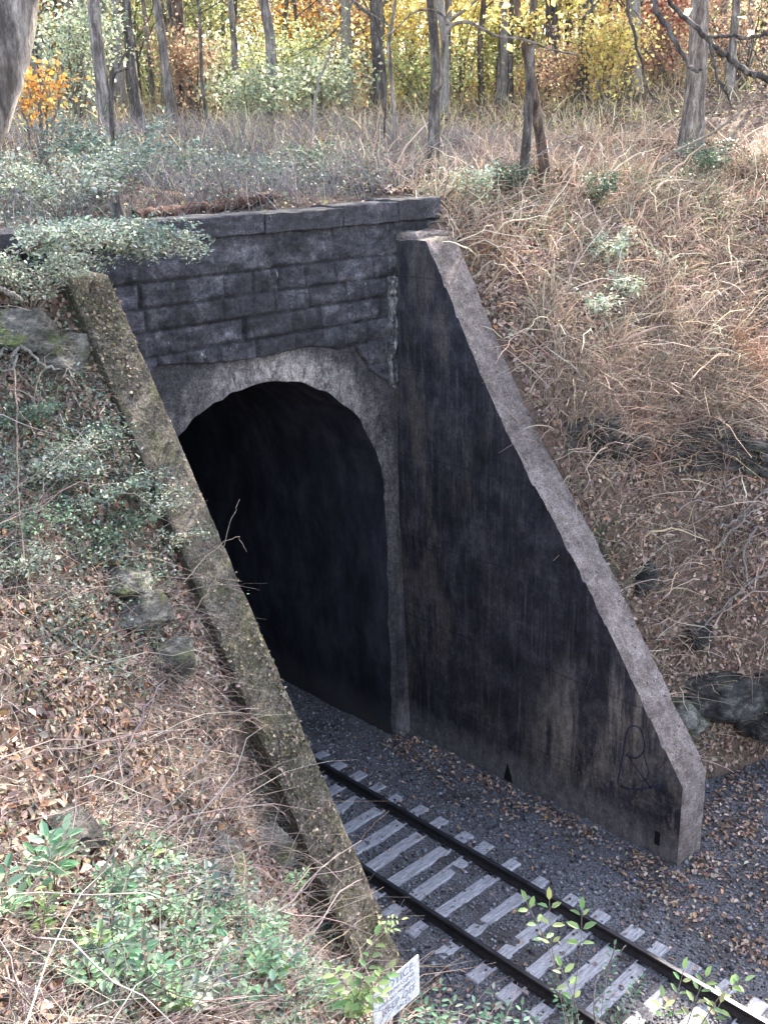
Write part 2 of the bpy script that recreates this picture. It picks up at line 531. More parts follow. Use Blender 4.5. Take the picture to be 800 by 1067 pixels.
# mossy left wing wall
m, nt, b = newmat('mossy_concrete'); nb = NB(nt)
c = nb.ramp(nb.noise(3.0, 10, .8), [(.38, (.06, .052, .042)), (.5, (.15, .13, .11)), (.62, (.28, .255, .225))])
c = nb.mix(nb.rng(nb.noise(2.2, 8, .75, nb.mapped((1, 1, 1), (3, 3, 3))), .46, .62), c, (.11, .11, .062))
c = nb.mix(nb.rng(nb.noise(17, 8, .85), .56, .68), c, (.04, .035, .03))
c = nb.mix(nb.rng(nb.vor(22), .2, .08), c, (.36, .345, .31))
c = nb.mix(nb.rng(nb.noise(9, 8, .85, nb.mapped((1, 1, 1), (9, 9, 1))), .56, .62), c, (.3, .28, .25))
c = nb.grit(c, ((8, .3), (28, .55), (80, .5)))
nb.col(b, c); b.inputs['Roughness'].default_value = .95
nb.bump(b, nb.noise(20, 10, .9), 1, .12)
M['mossc'] = m

# portal masonry
m, nt, b = newmat('sooty_masonry'); nb = NB(nt)
S = nb.sep()
c = nb.ramp(nb.noise(2.4, 10, .75, nb.mapped((.6, 1, 1.6))), [(.38, (.026, .026, .034)), (.5, (.06, .059, .072)), (.63, (.13, .125, .145))])
c = nb.mix(nb.rng(nb.noise(6, 9, .8, nb.mapped((1, 1, .35), (2, 0, 5))), .55, .66), c, (.15, .145, .155))
c = nb.mix(nb.rng(nb.noise(1.1, 6, .7, nb.mapped((1, 1, 1.3), (9, 0, 1))), .42, .58), c, (.03, .03, .037))
k = nb.math('MULTIPLY', nb.rng(nb.math('ABSOLUTE', nb.math('SUBTRACT', S[0], 2.9)), .13, .03), nb.math('MULTIPLY', nb.rng(S[2], 9.4, 8.6), nb.rng(nb.noise(7, 9, .85, nb.mapped((1, 1, .3))), .46, .54)))
c = nb.mix(k, c, (.36, .37, .36))
k = nb.rng(nb.noise(4.2, 9, .85, nb.mapped((1.6, 1, .5), (11, 0, 3))), .61, .67)
c = nb.mix(k, c, (.34, .35, .34))
c = nb.grit(c, ((8, .3), (30, .4), (90, .35)))
at_ = nb.n('ShaderNodeAttribute'); at_.attribute_name = 'Col'
if_ = nb.math('ADD', at_.outputs['Fac'], nb.math('MULTIPLY', nb.math('LESS_THAN', at_.outputs['Fac'], .001), 1.0))
c = nb.mix(1.0, c, if_, 'MULTIPLY')
nb.col(b, c); b.inputs['Roughness'].default_value = .85
nb.bump(b, nb.noise(14, 10, .8), .8, .04)
M['mason'] = m

# concrete arch lining face
m, nt, b = newmat('arch_concrete'); nb = NB(nt)
S = nb.sep()
c = nb.ramp(nb.noise(2.6, 10, .8, nb.mapped((1, 1, .6))), [(.40, (.035, .034, .04)), (.5, (.085, .08, .085)), (.62, (.2, .185, .18))])
crown = nb.math('MULTIPLY', nb.math('MULTIPLY', nb.rng(S[2], 6.2, 7.4), nb.rng(S[0], -1.6, .2)), nb.rng(nb.noise(1.6, 8, .8, nb.mapped((1, 1, .8), (1, 1, 4))), .42, .56))
c = nb.mix(nb.math('MULTIPLY', crown, .85), c, (.36, .325, .31))
c = nb.mix(nb.rng(nb.noise(9, 8, .85, nb.mapped((1, 1, .3))), .6, .7), c, (.4, .39, .38))
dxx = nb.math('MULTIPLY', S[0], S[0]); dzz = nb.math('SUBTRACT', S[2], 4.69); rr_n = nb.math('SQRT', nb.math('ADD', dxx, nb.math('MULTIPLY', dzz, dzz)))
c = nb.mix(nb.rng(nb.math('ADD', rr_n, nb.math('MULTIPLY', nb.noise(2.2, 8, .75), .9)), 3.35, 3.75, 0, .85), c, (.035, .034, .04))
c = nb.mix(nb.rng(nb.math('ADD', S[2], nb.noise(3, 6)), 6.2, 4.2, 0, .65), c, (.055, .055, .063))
c = nb.mix(nb.rng(nb.noise(7, 8, .8, nb.mapped((1, 1, .22), (4, 0, 1))), .54, .64), c, (.025, .024, .028))
c = nb.grit(c, ((10, .35), (34, .45), (90, .35)))
nb.col(b, c); b.inputs['Roughness'].default_value = .9
nb.bump(b, nb.noise(16, 10, .8), .8, .04)
M['arch'] = m

# tunnel inside
m, nt, b = newmat('tunnel_soot'); nb = NB(nt)
S = nb.sep()
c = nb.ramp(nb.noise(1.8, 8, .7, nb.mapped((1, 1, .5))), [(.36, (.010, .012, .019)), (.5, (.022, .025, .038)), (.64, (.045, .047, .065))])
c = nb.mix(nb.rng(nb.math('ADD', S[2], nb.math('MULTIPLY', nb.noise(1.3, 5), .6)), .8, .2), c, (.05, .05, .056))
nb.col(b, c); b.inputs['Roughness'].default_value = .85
nb.bump(b, nb.noise(8, 8, .7), .5, .03)
M['tunnel'] = m

# ------------------------------------------------------------------ ground meshes
xs = np.unique(np.round(np.r_[np.linspace(-150, -30, 22), np.arange(-30, -13, .6), np.arange(-13, 15, .14), np.arange(15, 34, .5), np.linspace(34, 190, 50), [-3.3, 3.35]], 3))
ys = np.unique(np.round(np.r_[np.linspace(-60, -24, 10), np.arange(-24, -14, .5), np.arange(-14, 12, .14), np.arange(12, 40, .5), np.linspace(40, 200, 60), [.42, -6.12]], 3))
GX, GY = np.meshgrid(xs, ys, indexing='ij')
GZ = H(GX.ravel(), GY.ravel())
F = grid_faces(len(xs), len(ys))
ctr = np.stack([GX.ravel()[F].mean(1), GY.ravel()[F].mean(1)], 1)
keep = ~trench(ctr[:, 0], ctr[:, 1])
keep &= ~((ctr[:, 1] < .42) & (ctr[:, 0] > -3.3) & (ctr[:, 0] < 3.35) & (ctr[:, 1] > -6.2))
mb = MB(); mb.add(np.c_[GX.ravel(), GY.ravel(), GZ], F[keep][:, ::-1])
tag(mb.build('hillside', M['soil'], smooth=True), kind='structure')

fx = np.unique(np.round(np.r_[np.linspace(-60, -5, 12), np.arange(-5, 9.5, .09), np.linspace(9.5, 70, 14)], 3))
fy = np.unique(np.round(np.r_[np.linspace(-70, -13, 14), np.arange(-13, 5, .09), np.linspace(5, 44, 30)], 3))
FX, FY = np.meshgrid(fx, fy, indexing='ij')


def floorz(x, y):
    z = -.215 + (vn(x, y, .8, 21) - .5) * .06 + (vn(x, y, .22, 22) - .5) * .035 + (vn(x, y, .1, 23) - .5) * .025
    z = z + .03 * (np.abs(x) < 1.35)
    z = z - .11 * np.clip((np.abs(x) - 1.35) / .9, 0, 1) + .05 * np.clip((np.abs(x) - 2.4) / .5, 0, 1)
    return z


mb = MB(); mb.add(np.c_[FX.ravel(), FY.ravel(), floorz(FX.ravel(), FY.ravel())], grid_faces(len(fx), len(fy))[:, ::-1])
tag(mb.build('trackbed', M['floor'], smooth=True), kind='structure')


# ------------------------------------------------------------------ wing walls
PROFS = {True: prof_r, False: prof}


def wing(x0, x1, mats, name, label, group, seed):
    prof = PROFS[x1 > x0]
    e = empty(name, ((x0 + x1) / 2, -3.1, -.2), label, 'wall', group)
    ys_ = np.r_[np.array([0.0, -.2, -.4, -.6, -.8]), np.linspace(-.8, -6.24, 190)[1:]]
    top = prof(ys_)
    ys_ = np.r_[ys_, [-6.25] * 8]; top = np.r_[top, np.linspace(1.15, -.5, 9)[1:]]
    ntop = len(ys_) - 8
    nu = 17
    u = np.linspace(0, 1, nu)
    X = x0 + (x1 - x0) * u
    V = []
    for i, (y, z) in enumerate(zip(ys_, top)):
        for j, x in enumerate(X):
            edge = (j == 0 or j == nu - 1)
            chip = .0
            if edge: chip = .01 + .15 * max(0, vn(np.array([y]), np.array([z + x]), .16, seed)[0] - .5) + .05 * max(0, vn(np.array([y]), np.array([z + x]), .05, seed + 9)[0] - .6)
            nz = (vn(np.array([y * 1.0]), np.array([x]), .3, seed + 1)[0] - .5) * .03 + (vn(np.array([y * 1.0]), np.array([x]), .07, seed + 2)[0] - .5) * .02
            if i < ntop: V.append((x, y + nz * .5, z - chip + nz))
            else: V.append((x, y + chip + nz, z))
    V = np.array(V); mb = MB()
    F = grid_faces(len(ys_), nu)
    mb.add(V, F if x1 > x0 else F[:, ::-1])
    o = mb.build('top_face', mats[1], e, smooth=False)
    # side faces, dropped vertically from the edges
    for j, part, mt in ((0, 'track_face', mats[0]), (nu - 1, 'back_face', mats[2])):
        E = V.reshape(len(ys_), nu, 3)[:ntop, j]
        nk = 14; zz = np.linspace(0, 1, nk)
        W = np.repeat(E[:, None], nk, 1)
        W[:, :, 2] = E[:, None, 2] * (1 - zz) + (-.5) * zz
        W[:, :, 0] += ((vn(W[:, :, 1], W[:, :, 2], .5, seed + 3) - .5) * .012) * np.minimum(1, zz * 8)
        s = MB(); Fq = grid_faces(ntop, nk)
        s.add(W.reshape(-1, 3), Fq)
        s.build(part, mt, e, smooth=False)
    return e


wr = wing(RX, RX + RT, (M['soot'], M['worn'], M['mossc']), 'wing_wall',
          'tall sloping wing wall with black sooty face, right of the tunnel mouth', 'sloping wing walls of the portal', 31)
wl = wing(LX, LX - LT, (M['soot'], M['mossc'], M['mossc']), 'wing_wall',
          'mossy sloping wing wall seen from above on the left, running down in front of the tunnel mouth', 'sloping wing walls of the portal', 47)
# ledge on the back of the left wall
mb = MB()
yy = np.linspace(-.6, -6.1, 60)
zt = prof(yy) - .45 + (vn(yy, yy * 0, .5, 5) - .5) * .05
for y0, z0, y1, z1 in zip(yy[:-1], zt[:-1], yy[1:], zt[1:]):
    a, b2 = LX - LT + .02, LX - LT - .13
    mb.add([(a, y0, z0), (b2, y0, z0 - .02), (b2, y1, z1 - .02), (a, y1, z1), (b2, y0, -.3), (b2, y1, -.3)], [[0, 1, 2, 3], [1, 4, 5, 2]])
mb.build('back_ledge', M['mossc'], wl)
# graffiti: flat paint strokes on the track face
g = MB()


def stroke(P, w):
    P = smoothpath(np.array(P), 26)
    V = []
    T = np.gradient(P, axis=0); T /= np.linalg.norm(T, axis=1)[:, None]
    for (y, z), t in zip(P, T):
        n = np.array([-t[1], t[0]]) * w / 2
        V += [(RX - .0105, y + n[0], z + n[1]), (RX - .0105, y - n[0], z - n[1])]
    g.add(V, grid_faces(len(P), 2))


stroke([(-5.05, .75), (-5.12, 1.3), (-5.2, 1.85), (-5.42, 1.95), (-5.52, 1.65), (-5.4, 1.4), (-5.16, 1.35)], .026)
stroke([(-5.2, 1.4), (-5.45, 1.15), (-5.7, .95)], .03)
stroke([(-5.1, .72), (-5.4, .8), (-5.75, 1.02), (-5.95, 1.12)], .04)
stroke([(-5.5, 1.55), (-5.62, 1.2), (-5.5, 1.0), (-5.36, 1.15)], .022)
g.build('graffiti', M['paint'], wr)
mb = MB()
mb.add([(RX - .02, -2.62, -.25), (RX - .02, -2.82, -.25), (RX - .02, -2.70, .12), (RX + .05, -2.62, -.25), (RX + .05, -2.82, -.25), (RX + .05, -2.70, .12)],
       [[0, 1, 2]]); mb.add([(RX - .02, -2.62, -.25), (RX - .02, -2.70, .12), (RX + .05, -2.70, .12), (RX + .05, -2.62, -.25),
                              (RX - .02, -2.82, -.25), (RX + .05, -2.82, -.25)], [[0, 1, 2, 3], [1, 4, 5, 2]])
mb.build('weep_hole_shade', M['black'], wr)  # raised black wedge painted as the shade inside a slot
bm = bmesh.new(); bmesh.ops.create_cube(bm, size=1, matrix=Matrix.Translation((RX, -5.85, .08)) @ Matrix.Diagonal((.03, .1, .26, 1)))
bmesh.ops.bevel(bm, geom=bm.edges[:], offset=.01, segments=2, affect='EDGES')
bm_obj('weep_hole_shade', bm, M['black'], wr)  # raised black block painted as the shade inside a hole

# ------------------------------------------------------------------ portal
AX, AZ, AR = -0.015, 4.69, 2.666
portal = empty('tunnel_portal', (0, 0, -.2), 'sooty stone tunnel portal with a round concrete arch between the two wing walls', 'tunnel portal')
bx = np.array([-3.2, -2.7, -1.9, -1.2, -.6, .4, 1.3, 2.0, 2.36, 3.0, 4.2])
bz = np.array([7.2, 7.45, 7.9, 7.86, 7.8, 7.78, 7.72, 7.62, 7.15, 6.75, 6.6])


def zb(x): return np.interp(x, bx, bz) + (vn(x, x * 0, .35, 61) - .5) * .12


rows = [6.4, 6.86, 7.3, 7.72, 8.08, 8.44, 8.78, 9.14, 9.72]


RT_ = [None]


def relief(x, z):
    out = np.zeros_like(x)
    for i in range(len(rows) - 1):
        z0, z1 = rows[i], rows[i + 1]
        k = (z >= z0) & (z < z1)
        wv = .62 + .35 * ((i * 7) % 3) / 2
        # uneven block lengths
        ph = (i * .37) % 1
        xx = x / wv + ph + .25 * np.sin(x * 1.7 + i)
        fr = xx - np.floor(xx); bid = np.floor(xx)
        ex = np.minimum(fr, 1 - fr) * wv; ez = np.minimum(z - z0, z1 - z)
        e = np.minimum(ex, ez)
        off = (_h(bid, bid * 0 + i, 5) - .5) * .05
        if i == len(rows) - 2: off = off * .3; e = np.minimum(ez, .03 + ex)
        r = .055 * np.clip(e / .05, 0, 1) ** .7 + off
        out = np.where(k, r, out)
        tnt = (.72 + .42 * _h(bid, bid * 0 + i, 9)) * np.where(e < .018, .6, 1)
        RT_[0] = np.where(k, tnt, RT_[0]) if RT_[0] is not None else np.where(k, tnt, 1.0)
    out = out + (vn(x, z, .16, 71) - .5) * .06 + (vn(x, z, .055, 72) - .5) * .03 + (vn(x, z, .5, 73) - .5) * .05
    return out


gx = np.arange(-4.1, 4.0, .025); nv = 90
Vv = np.linspace(0, 1, nv)
X2 = np.repeat(gx[:, None], nv, 1)
Z2 = zb(X2) + Vv[None] * (9.72 - zb(X2))
rl = relief(X2, Z2)
Y2 = -.03 - rl * 1.0
Y2[:, 0] = .12; Y2[:, 1] = -.03
mb = MB(); mb.add(np.stack([X2, Y2, Z2], -1).reshape(-1, 3), grid_faces(len(gx), nv), np.repeat(RT_[0].reshape(-1, 1), 3, 1))
mb.build('masonry', M['mason'], portal, smooth=False)
# arch face: from opening edge outwards
s_in, s_out = [], []
for z in np.linspace(-.4, AZ, 40)[:-1]:
    s_in.append((AX + AR, z)); s_out.append((3.06, z))
for th in np.linspace(0, np.pi, 120):
    dx, dz = math.cos(th), math.sin(th)
    r = 3.0
    while r < 4.6:
        x, z = AX + dx * r, AZ + dz * r
        if abs(x) > 3.06 or z > float(zb(np.array([x]))[0]) + .1: break
        r += .01
    s_in.append((AX + dx * AR, AZ + dz * AR)); s_out.append((AX + dx * r, AZ + dz * r))
for z in np.linspace(AZ, -.4, 40)[1:]:
    s_in.append((AX - AR, z)); s_out.append((-3.06, z))
s_in = np.array(s_in); s_out = np.array(s_out)
nv = 16
t = np.linspace(0, 1, nv)[None, :, None]
chipn = (vn(s_in[:, 0] * 1, s_in[:, 1], .18, 81) - .5) * .05 * (s_in[:, 1] > 4.2)
rad = (s_in - np.array([AX, AZ])); rad /= np.linalg.norm(rad, axis=1)[:, None]
s_in2 = s_in + rad * chipn[:, None] * (s_in[:, 1:2] > AZ)
Q = s_in2[:, None] * (1 - t) + s_out[:, None] * t
Yq = (vn(Q[..., 0], Q[..., 1], .35, 82) - .5) * .06 + (vn(Q[..., 0], Q[..., 1], .09, 83) - .5) * .025
Yq[:, 0] += .01
mb = MB(); mb.add(np.stack([Q[..., 0], Yq, Q[..., 1]], -1).reshape(-1, 3), grid_faces(len(s_in), nv)[:, ::-1])
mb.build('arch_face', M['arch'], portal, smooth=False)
# dark wedge standing in the corner
mb = MB()
mb.add([(2.74, -.04, -.3), (3.0, -.16, -.3), (2.86, -.03, 3.4), (3.0, -.04, 3.35), (2.74, .1, -.3), (2.86, .1, 3.4)], [[0, 1, 3, 2], [4, 0, 2, 5]])
mb.build('corner_wedge', M['soot'], portal)
# tunnel lining
pts = s_in2
yv = np.r_[np.linspace(0, 6, 30), np.linspace(6.5, 44, 40)]
V = []
for k, y in enumerate(yv):
    bend = 0.0 if y < 5 else -((y - 5) ** 2) * .004
    nz = (vn(pts[:, 1] + pts[:, 0], pts[:, 1] * 0 + y, .8, 90) - .5) * .05 * min(1, y)
    V.append(np.c_[pts[:, 0] + bend + nz, np.full(len(pts), y) + (Yq[:, 0] if k == 0 else 0), pts[:, 1]])
V = np.array(V)
mb = MB(); mb.add(V.reshape(-1, 3), grid_faces(len(yv), len(pts)))
n = len(pts)
mb.add(np.vstack([V[-1], [V[-1][:, 0].mean(), 44, 3]]), [[i, (i + 1) % n, n] for i in range(n)])
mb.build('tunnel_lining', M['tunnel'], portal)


def rough_box(x0, x1, y0, y1, z0, z1, seed, amp=.02, cell=.09, bev=.03):
    bm = bmesh.new()
    bmesh.ops.create_cube(bm, size=1, matrix=Matrix.Translation(((x0 + x1) / 2, (y0 + y1) / 2, (z0 + z1) / 2)) @ Matrix.Diagonal((x1 - x0, y1 - y0, z1 - z0, 1)))
    bmesh.ops.bevel(bm, geom=bm.edges[:], offset=bev, segments=1, affect='EDGES')
    n = max(1, int(max(x1 - x0, y1 - y0) / cell))
    bmesh.ops.subdivide_edges(bm, edges=[e for e in bm.edges if e.calc_length() > cell * 2], cuts=min(n, 9), use_grid_fill=True)
    for v in bm.verts:
        p = v.co * 4 + Vector((seed * 3.1, 0, 0))
        v.co += Vector((mnoise.noise(p), mnoise.noise(p + Vector((9, 0, 0))), mnoise.noise(p + Vector((0, 9, 0))))) * amp
        p = v.co * 14 + Vector((seed * 3.1, 0, 0))
        v.co += Vector((mnoise.noise(p), mnoise.noise(p + Vector((9, 0, 0))), mnoise.noise(p + Vector((0, 9, 0))))) * amp * .5
    return bm


cuts = [-4.6, -3.0, -1.55, .15, 1.75, 3.02, 4.06]
for i in range(len(cuts) - 1):
    rise = .06 if i >= 5 else (.02 if i == 4 else 0.0)
    bm = rough_box(cuts[i] + .003, cuts[i + 1] - .003, -.16 - .012 * (i % 2), .7, 9.68 + .005 * (i % 3), 9.98 + rise + .008 * ((i * 5) % 3), i + 1, .02, .09, .016)
    bm_obj('coping_stone', bm, M['mason'], portal)
bm = rough_box(3.02, 3.85, -.55, .1, 9.36, 9.5, 33, .04, .09, .04)
bm_obj('bearing_stone', bm, M['worn'], portal)

# ------------------------------------------------------------------ railway track
track = empty('railway_track', (0, -6, -.2), 'single railway track with dark rails on pale grey sleepers, running into the tunnel', 'railway track')


def rail_mesh(x, y0, y1):
    pr = [(-.036, 0), (-.03, .003), (.03, .003), (.036, 0), (.036, -.03), (.01, -.045), (.008, -.12), (.065, -.14), (.065, -.155), (-.065, -.155), (-.065, -.14), (-.008, -.12), (-.01, -.045), (-.036, -.03)]
    return pr


for x in (-.7525, .7525):
    pr = np.array(rail_mesh(x, 0, 0))
    yv = np.linspace(-40, 43, 40)
    n = len(pr)
    V = np.stack([np.repeat((pr[:, 0] + x)[None], 40, 0) - np.where(yv > 5, (yv - 5) ** 2 * .004, 0)[:, None], np.repeat(yv[:, None], n, 1), np.repeat(pr[:, 1][None], 40, 0)], -1)
    mb = MB(); mb.add(V.reshape(-1, 3), grid_faces(40, n, True))
    o = mb.build('rail', M['steel'], track)
    mb = MB()
    w = .031
    mb.add(np.stack([np.stack([x - w - np.where(yv > 5, (yv - 5) ** 2 * .004, 0), yv, yv * 0 + .007], -1), np.stack([x + w - np.where(yv > 5, (yv - 5) ** 2 * .004, 0), yv, yv * 0 + .007], -1)], 1).reshape(-1, 3), grid_faces(40, 2)[:, ::-1])
    mb.build('rail_head', M['railtop'], o)

tie_y = [-1.72, -2.27, -2.76, -3.31, -3.77, -4.34, -4.95, -5.57, -6.10, -6.63, -7.11, -7.61]
y = -1.72
pre = []
for k in range(9): y += .53 + rnd.uniform(-.03, .03); pre.append(y)
post = []; y = -7.61
for k in range(10): y -= .53 + rnd.uniform(-.04, .04); post.append(y)
for i, y in enumerate(pre[::-1] + tie_y + post):
    wd = rnd.uniform(.21, .245); sh = rnd.uniform(-.05, .04)
    bm = rough_box(-1.2 + sh, 1.24 + sh, -wd / 2, wd / 2, -.34, -.155 + rnd.uniform(-.006, .004), i + 50, .006, .12, .02)
    bmesh.ops.rotate(bm, verts=bm.verts, cent=(0, 0, 0), matrix=Matrix.Rotation(rnd.uniform(-.02, .02), 3, 'Z'))
    bmesh.ops.translate(bm, verts=bm.verts, vec=(0, y, 0))
    t = bm_obj('sleeper', bm, M['tie'], track)
    for x in (-.7525, .7525):
        mb = MB()
        P = [(x - .13, y - .085), (x + .13, y - .085), (x + .13, y + .085), (x - .13, y + .085)]
        V = [(a, b_, -.149) for a, b_ in P] + [(a, b_, -.165) for a, b_ in P]
        mb.add(V, [[0, 1, 2, 3], [0, 4, 5, 1], [1, 5, 6, 2], [2, 6, 7, 3], [3, 7, 4, 0]])
        for sx_, sy_ in ((-.085, .05), (.085, -.05)):
            V = [(x + sx_ + a, y + sy_ + b_, z) for z in (-.149, -.128) for a, b_ in ((-.014, -.014), (.014, -.014), (.014, .014), (-.014, .014))]
            mb.add(V, [[4, 5, 6, 7], [0, 1, 5, 4], [1, 2, 6, 5], [2, 3, 7, 6], [3, 0, 4, 7]])
        mb.build('tie_plate', M['steel'], t)

# gravel
n = 42000
x = rng.uniform(-3.4, 8.5, n); y = rng.uniform(-10.5, 3.5, n)
k = ((np.abs(x) < 2.98) | (y < -5.3)) & ((y < .1) | (np.abs(x) < 2.6)) & ~((x < -3) & (y > -6.4))
x, y = x[k], y[k]; n = len(x)
on = (np.abs(x) < 1.2)
s = rng.uniform(.010, .03, n) * (1 + (rng.random(n) < .08) * .8)
tw = np.array(pre + tie_y + post)
dt = np.abs(y[:, None] - tw[None]).min(1)
k = ~(on & (dt < .11) & (rng.random(n) < .93)) & ~(np.abs(np.abs(x) - .7525) < .075)
x, y, s = x[k], y[k], s[k]; n = len(x)
oct_ = np.array([(1, 0, 0), (0, 1, 0), (-1, 0, 0), (0, -1, 0), (0, 0, .8), (0, 0, -.8)])
V = oct_[None] * s[:, None, None] * rng.uniform(.6, 1.4, (n, 6, 3))
a = rng.uniform(0, 6.28, n); ca, sa = np.cos(a), np.sin(a)
V = np.stack([V[..., 0] * ca[:, None] - V[..., 1] * sa[:, None], V[..., 0] * sa[:, None] + V[..., 1] * ca[:, None], V[..., 2]], -1)
dt = np.abs(y[:, None] - tw[None]).min(1)
zz = np.where((np.abs(x) < 1.2) & (dt < .11), -.15, floorz(x, y)) + s * .3
V += np.stack([x, y, zz], 1)[:, None]
F8 = np.array([(0, 1, 4), (1, 2, 4), (2, 3, 4), (3, 0, 4), (1, 0, 5), (2, 1, 5), (3, 2, 5), (0, 3, 5)])
F = (np.arange(n)[:, None, None] * 6 + F8[None]).reshape(-1, 3)
cc = pick([(.07, .07, .08), (.13, .13, .145), (.19, .19, .21), (.27, .27, .30), (.18, .18, .2), (.035, .035, .042), (.10, .085, .08)], n)
mb = MB(); mb.add(V.reshape(-1, 3), F, np.repeat(cc, 6, 0))
tag(mb.build('ballast_gravel', M['gravel']), 'grey crushed stones covering the cutting floor around the track', 'gravel', kind='stuff')


# ------------------------------------------------------------------ scatter helpers
def infov(x, y, z, mg=150):
    px, py, d = proj(np.c_[x, y, z])
    return (px > -mg) & (px < 800 + mg) & (py > -mg) & (py < 1067 + mg) & (d > 1.5)


def scatter(n, x0, x1, y0, y1, floor=False):
    x = rng.uniform(x0, x1, n); y = rng.uniform(y0, y1, n)
    z = H(x, y)
    k = ~((x > -3.6) & (x < 3.82) & (y > -6.3) & (y < .75)) & (z > -.15) & ~((np.abs(x) < 4.1) & (y > -.3) & (y < .72))
    k &= infov(x, y, z)
    return x[k], y[k], z[k]


def pxmask(x, y, z, blobs):
    """density field: sum of soft spots on the ground, listed as world centre + radius"""
    w = np.zeros_like(x)
    for cx, cy, r, a in blobs:
        w = np.maximum(w, a * np.exp(-((x - cx) ** 2 + (y - cy) ** 2) / (r * r)))
    return w


def blob(px, py, r, a=1.0):
    p = hit(px, py); return (p[0], p[1], r, a)


FG = [(.2, .36, .2), (.26, .43, .25), (.32, .48, .31), (.15, .27, .16)]
LEAFPAL = [(.20, .135, .10), (.28, .195, .145), (.14, .095, .075), (.33, .25, .19), (.22, .15, .12), (.36, .27, .23), (.42, .33, .28), (.30, .22, .18), (.11, .08, .065), (.34, .19, .11), (.24, .17, .15)]
STEMPAL = [(.42, .37, .34), (.46, .39, .35), (.30, .25, .23), (.22, .18, .16), (.40, .35, .32), (.27, .21, .19), (.17, .14, .13), (.34, .27, .23)]
GREENPAL = [(.15, .22, .13), (.075, .135, .075), (.11, .18, .105), (.06, .11, .075), (.15, .22, .15), (.09, .15, .12), (.12, .17, .14)]
PALE_ = [(.26, .31, .27), (.2, .25, .2), (.33, .37, .33)]
BLUEPAL = [(.2, .26, .21), (.26, .32, .27), (.3, .36, .3), (.09, .14, .12), (.12, .18, .16), (.07, .11, .10), (.17, .22, .2), (.10, .15, .09)]

# leaf litter on left bank (near) -----------------------------------
mb = MB()
x, y, z = scatter(80000, -11, -3.4, -12, .2)
bare = vn(x, y, .9, 101)
k = rng.random(len(x)) < .5 + .6 * (bare > .42)
x, y, z = x[k], y[k], z[k]
N = normals(x, y) + rng.normal(size=(len(x), 3)) * .38; N /= np.linalg.norm(N, axis=1)[:, None]
leaves(mb, np.c_[x, y, z + rng.uniform(.0, .05, len(x))], N, rng.uniform(.04, .115, len(x)) , pick(LEAFPAL, len(x), .25), .62, .22)
# right bank
x, y, z = scatter(130000, 3.7, 15, -8, 5)
k = rng.random(len(x)) < .35 + .9 * (vn(x, y, 1.1, 102) > .4)
x, y, z = x[k], y[k], z[k]
N = normals(x, y) + rng.normal(size=(len(x), 3)) * .4; N /= np.linalg.norm(N, axis=1)[:, None]
leaves(mb, np.c_[x, y, z + rng.uniform(.0, .05, len(x))], N, rng.uniform(.06, .13, len(x)), pick(LEAFPAL + [(.44, .33, .27), (.5, .38, .3), (.4, .3, .26)], len(x), .25), .62, .22, simple=True)
# plateau and woods floor
x, y, z = scatter(90000, -14, 45, .7, 45)
N = normals(x, y) + rng.normal(size=(len(x), 3)) * .35; N /= np.linalg.norm(N, axis=1)[:, None]
dd = np.hypot(x - CAM[0], y - CAM[1])
leaves(mb, np.c_[x, y, z + .02], N, rng.uniform(.07, .12, len(x)) * (dd / 20) ** .6, pick(LEAFPAL + [(.3, .25, .1), (.4, .3, .12)], len(x), .25), .62, .22, simple=True)
for x0_, x1_, n_, pf_ in ((-3.55, -2.98, 2600, prof), (3.02, 3.7, 420, prof_r)):
    y = rng.uniform(-6.2, -.85, n_); x = rng.uniform(x0_, x1_, n_)
    k = rng.random(n_) < (.15 + 1.2 * (vn(x, y, .35, 140) > .5)) * (1 if x0_ < 0 else (.3 + .7 * ((x - x0_) > .5)))
    x, y = x[k], y[k]
    N = np.array([[0, -.83, .55]]) + rng.normal(size=(len(x), 3)) * .3; N /= np.linalg.norm(N, axis=1)[:, None]
    leaves(mb, np.c_[x, y, pf_(y) + .015], N, rng.uniform(.025, .07, len(x)), pick([(.2, .16, .12), (.12, .1, .075), (.3, .25, .2), (.16, .15, .08), (.08, .065, .05)], len(x), .25), .6, .2)
tag(mb.build('leaf_litter', M['litter']), 'brown fallen leaves lying over both banks and the top of the cutting', 'fallen leaves', kind='stuff')
# leaves on the cutting floor
mb = MB()
n = 60000
x = rng.uniform(-2.9, 9, n); y = rng.uniform(-10.5, 5, n)
w = .035 + 1.0 * np.exp(-((x - 2.8) / .45) ** 2) * (y > -6) * (y < 1) + .75 * ((x > 1.9 + .0 * y) & (y < -5.4)) * (vn(x, y, .7, 104) > .42) \
    + .5 * np.exp(-((x - 3.6) / 1.4) ** 2) * np.exp(-((y + 6.9) / 1.1) ** 2) + .3 * (x < -1.3) * (vn(x, y, .5, 108) > .5)
w *= .15 + 1.3 * vn(x, y, .35, 105) ** 1.5
w = np.where((y > 0) & (np.abs(x) < 2.3), w * .4, w)
k = (rng.random(n) < w) & ((np.abs(x) < 2.97) | (y < -5.6)) & ((y < 0.1) | (np.abs(x) < 2.6)) & (np.abs(np.abs(x) - .75) > .09) & (G(x, y) < -.1)
k &= ~((x > 2.9) & (x < 3.85) & (y > -6.3))
x, y = x[k], y[k]; n = len(x)
N = np.array([[0, 0, 1.]]) + rng.normal(size=(n, 3)) * .35; N /= np.linalg.norm(N, axis=1)[:, None]
zz = np.where(np.abs(x) < 1.2, -.14, floorz(x, y) + .03)
leaves(mb, np.c_[x, y, zz], N, rng.uniform(.05, .11, n), pick(LEAFPAL + [(.42, .3, .22), (.4, .25, .16), (.48, .4, .34), (.5, .38, .3)], n, .25), .62, .25)
tag(mb.build('fallen_leaves', M['litter']), 'brown leaves drifted along the foot of the right wing wall', 'fallen leaves', kind='stuff')

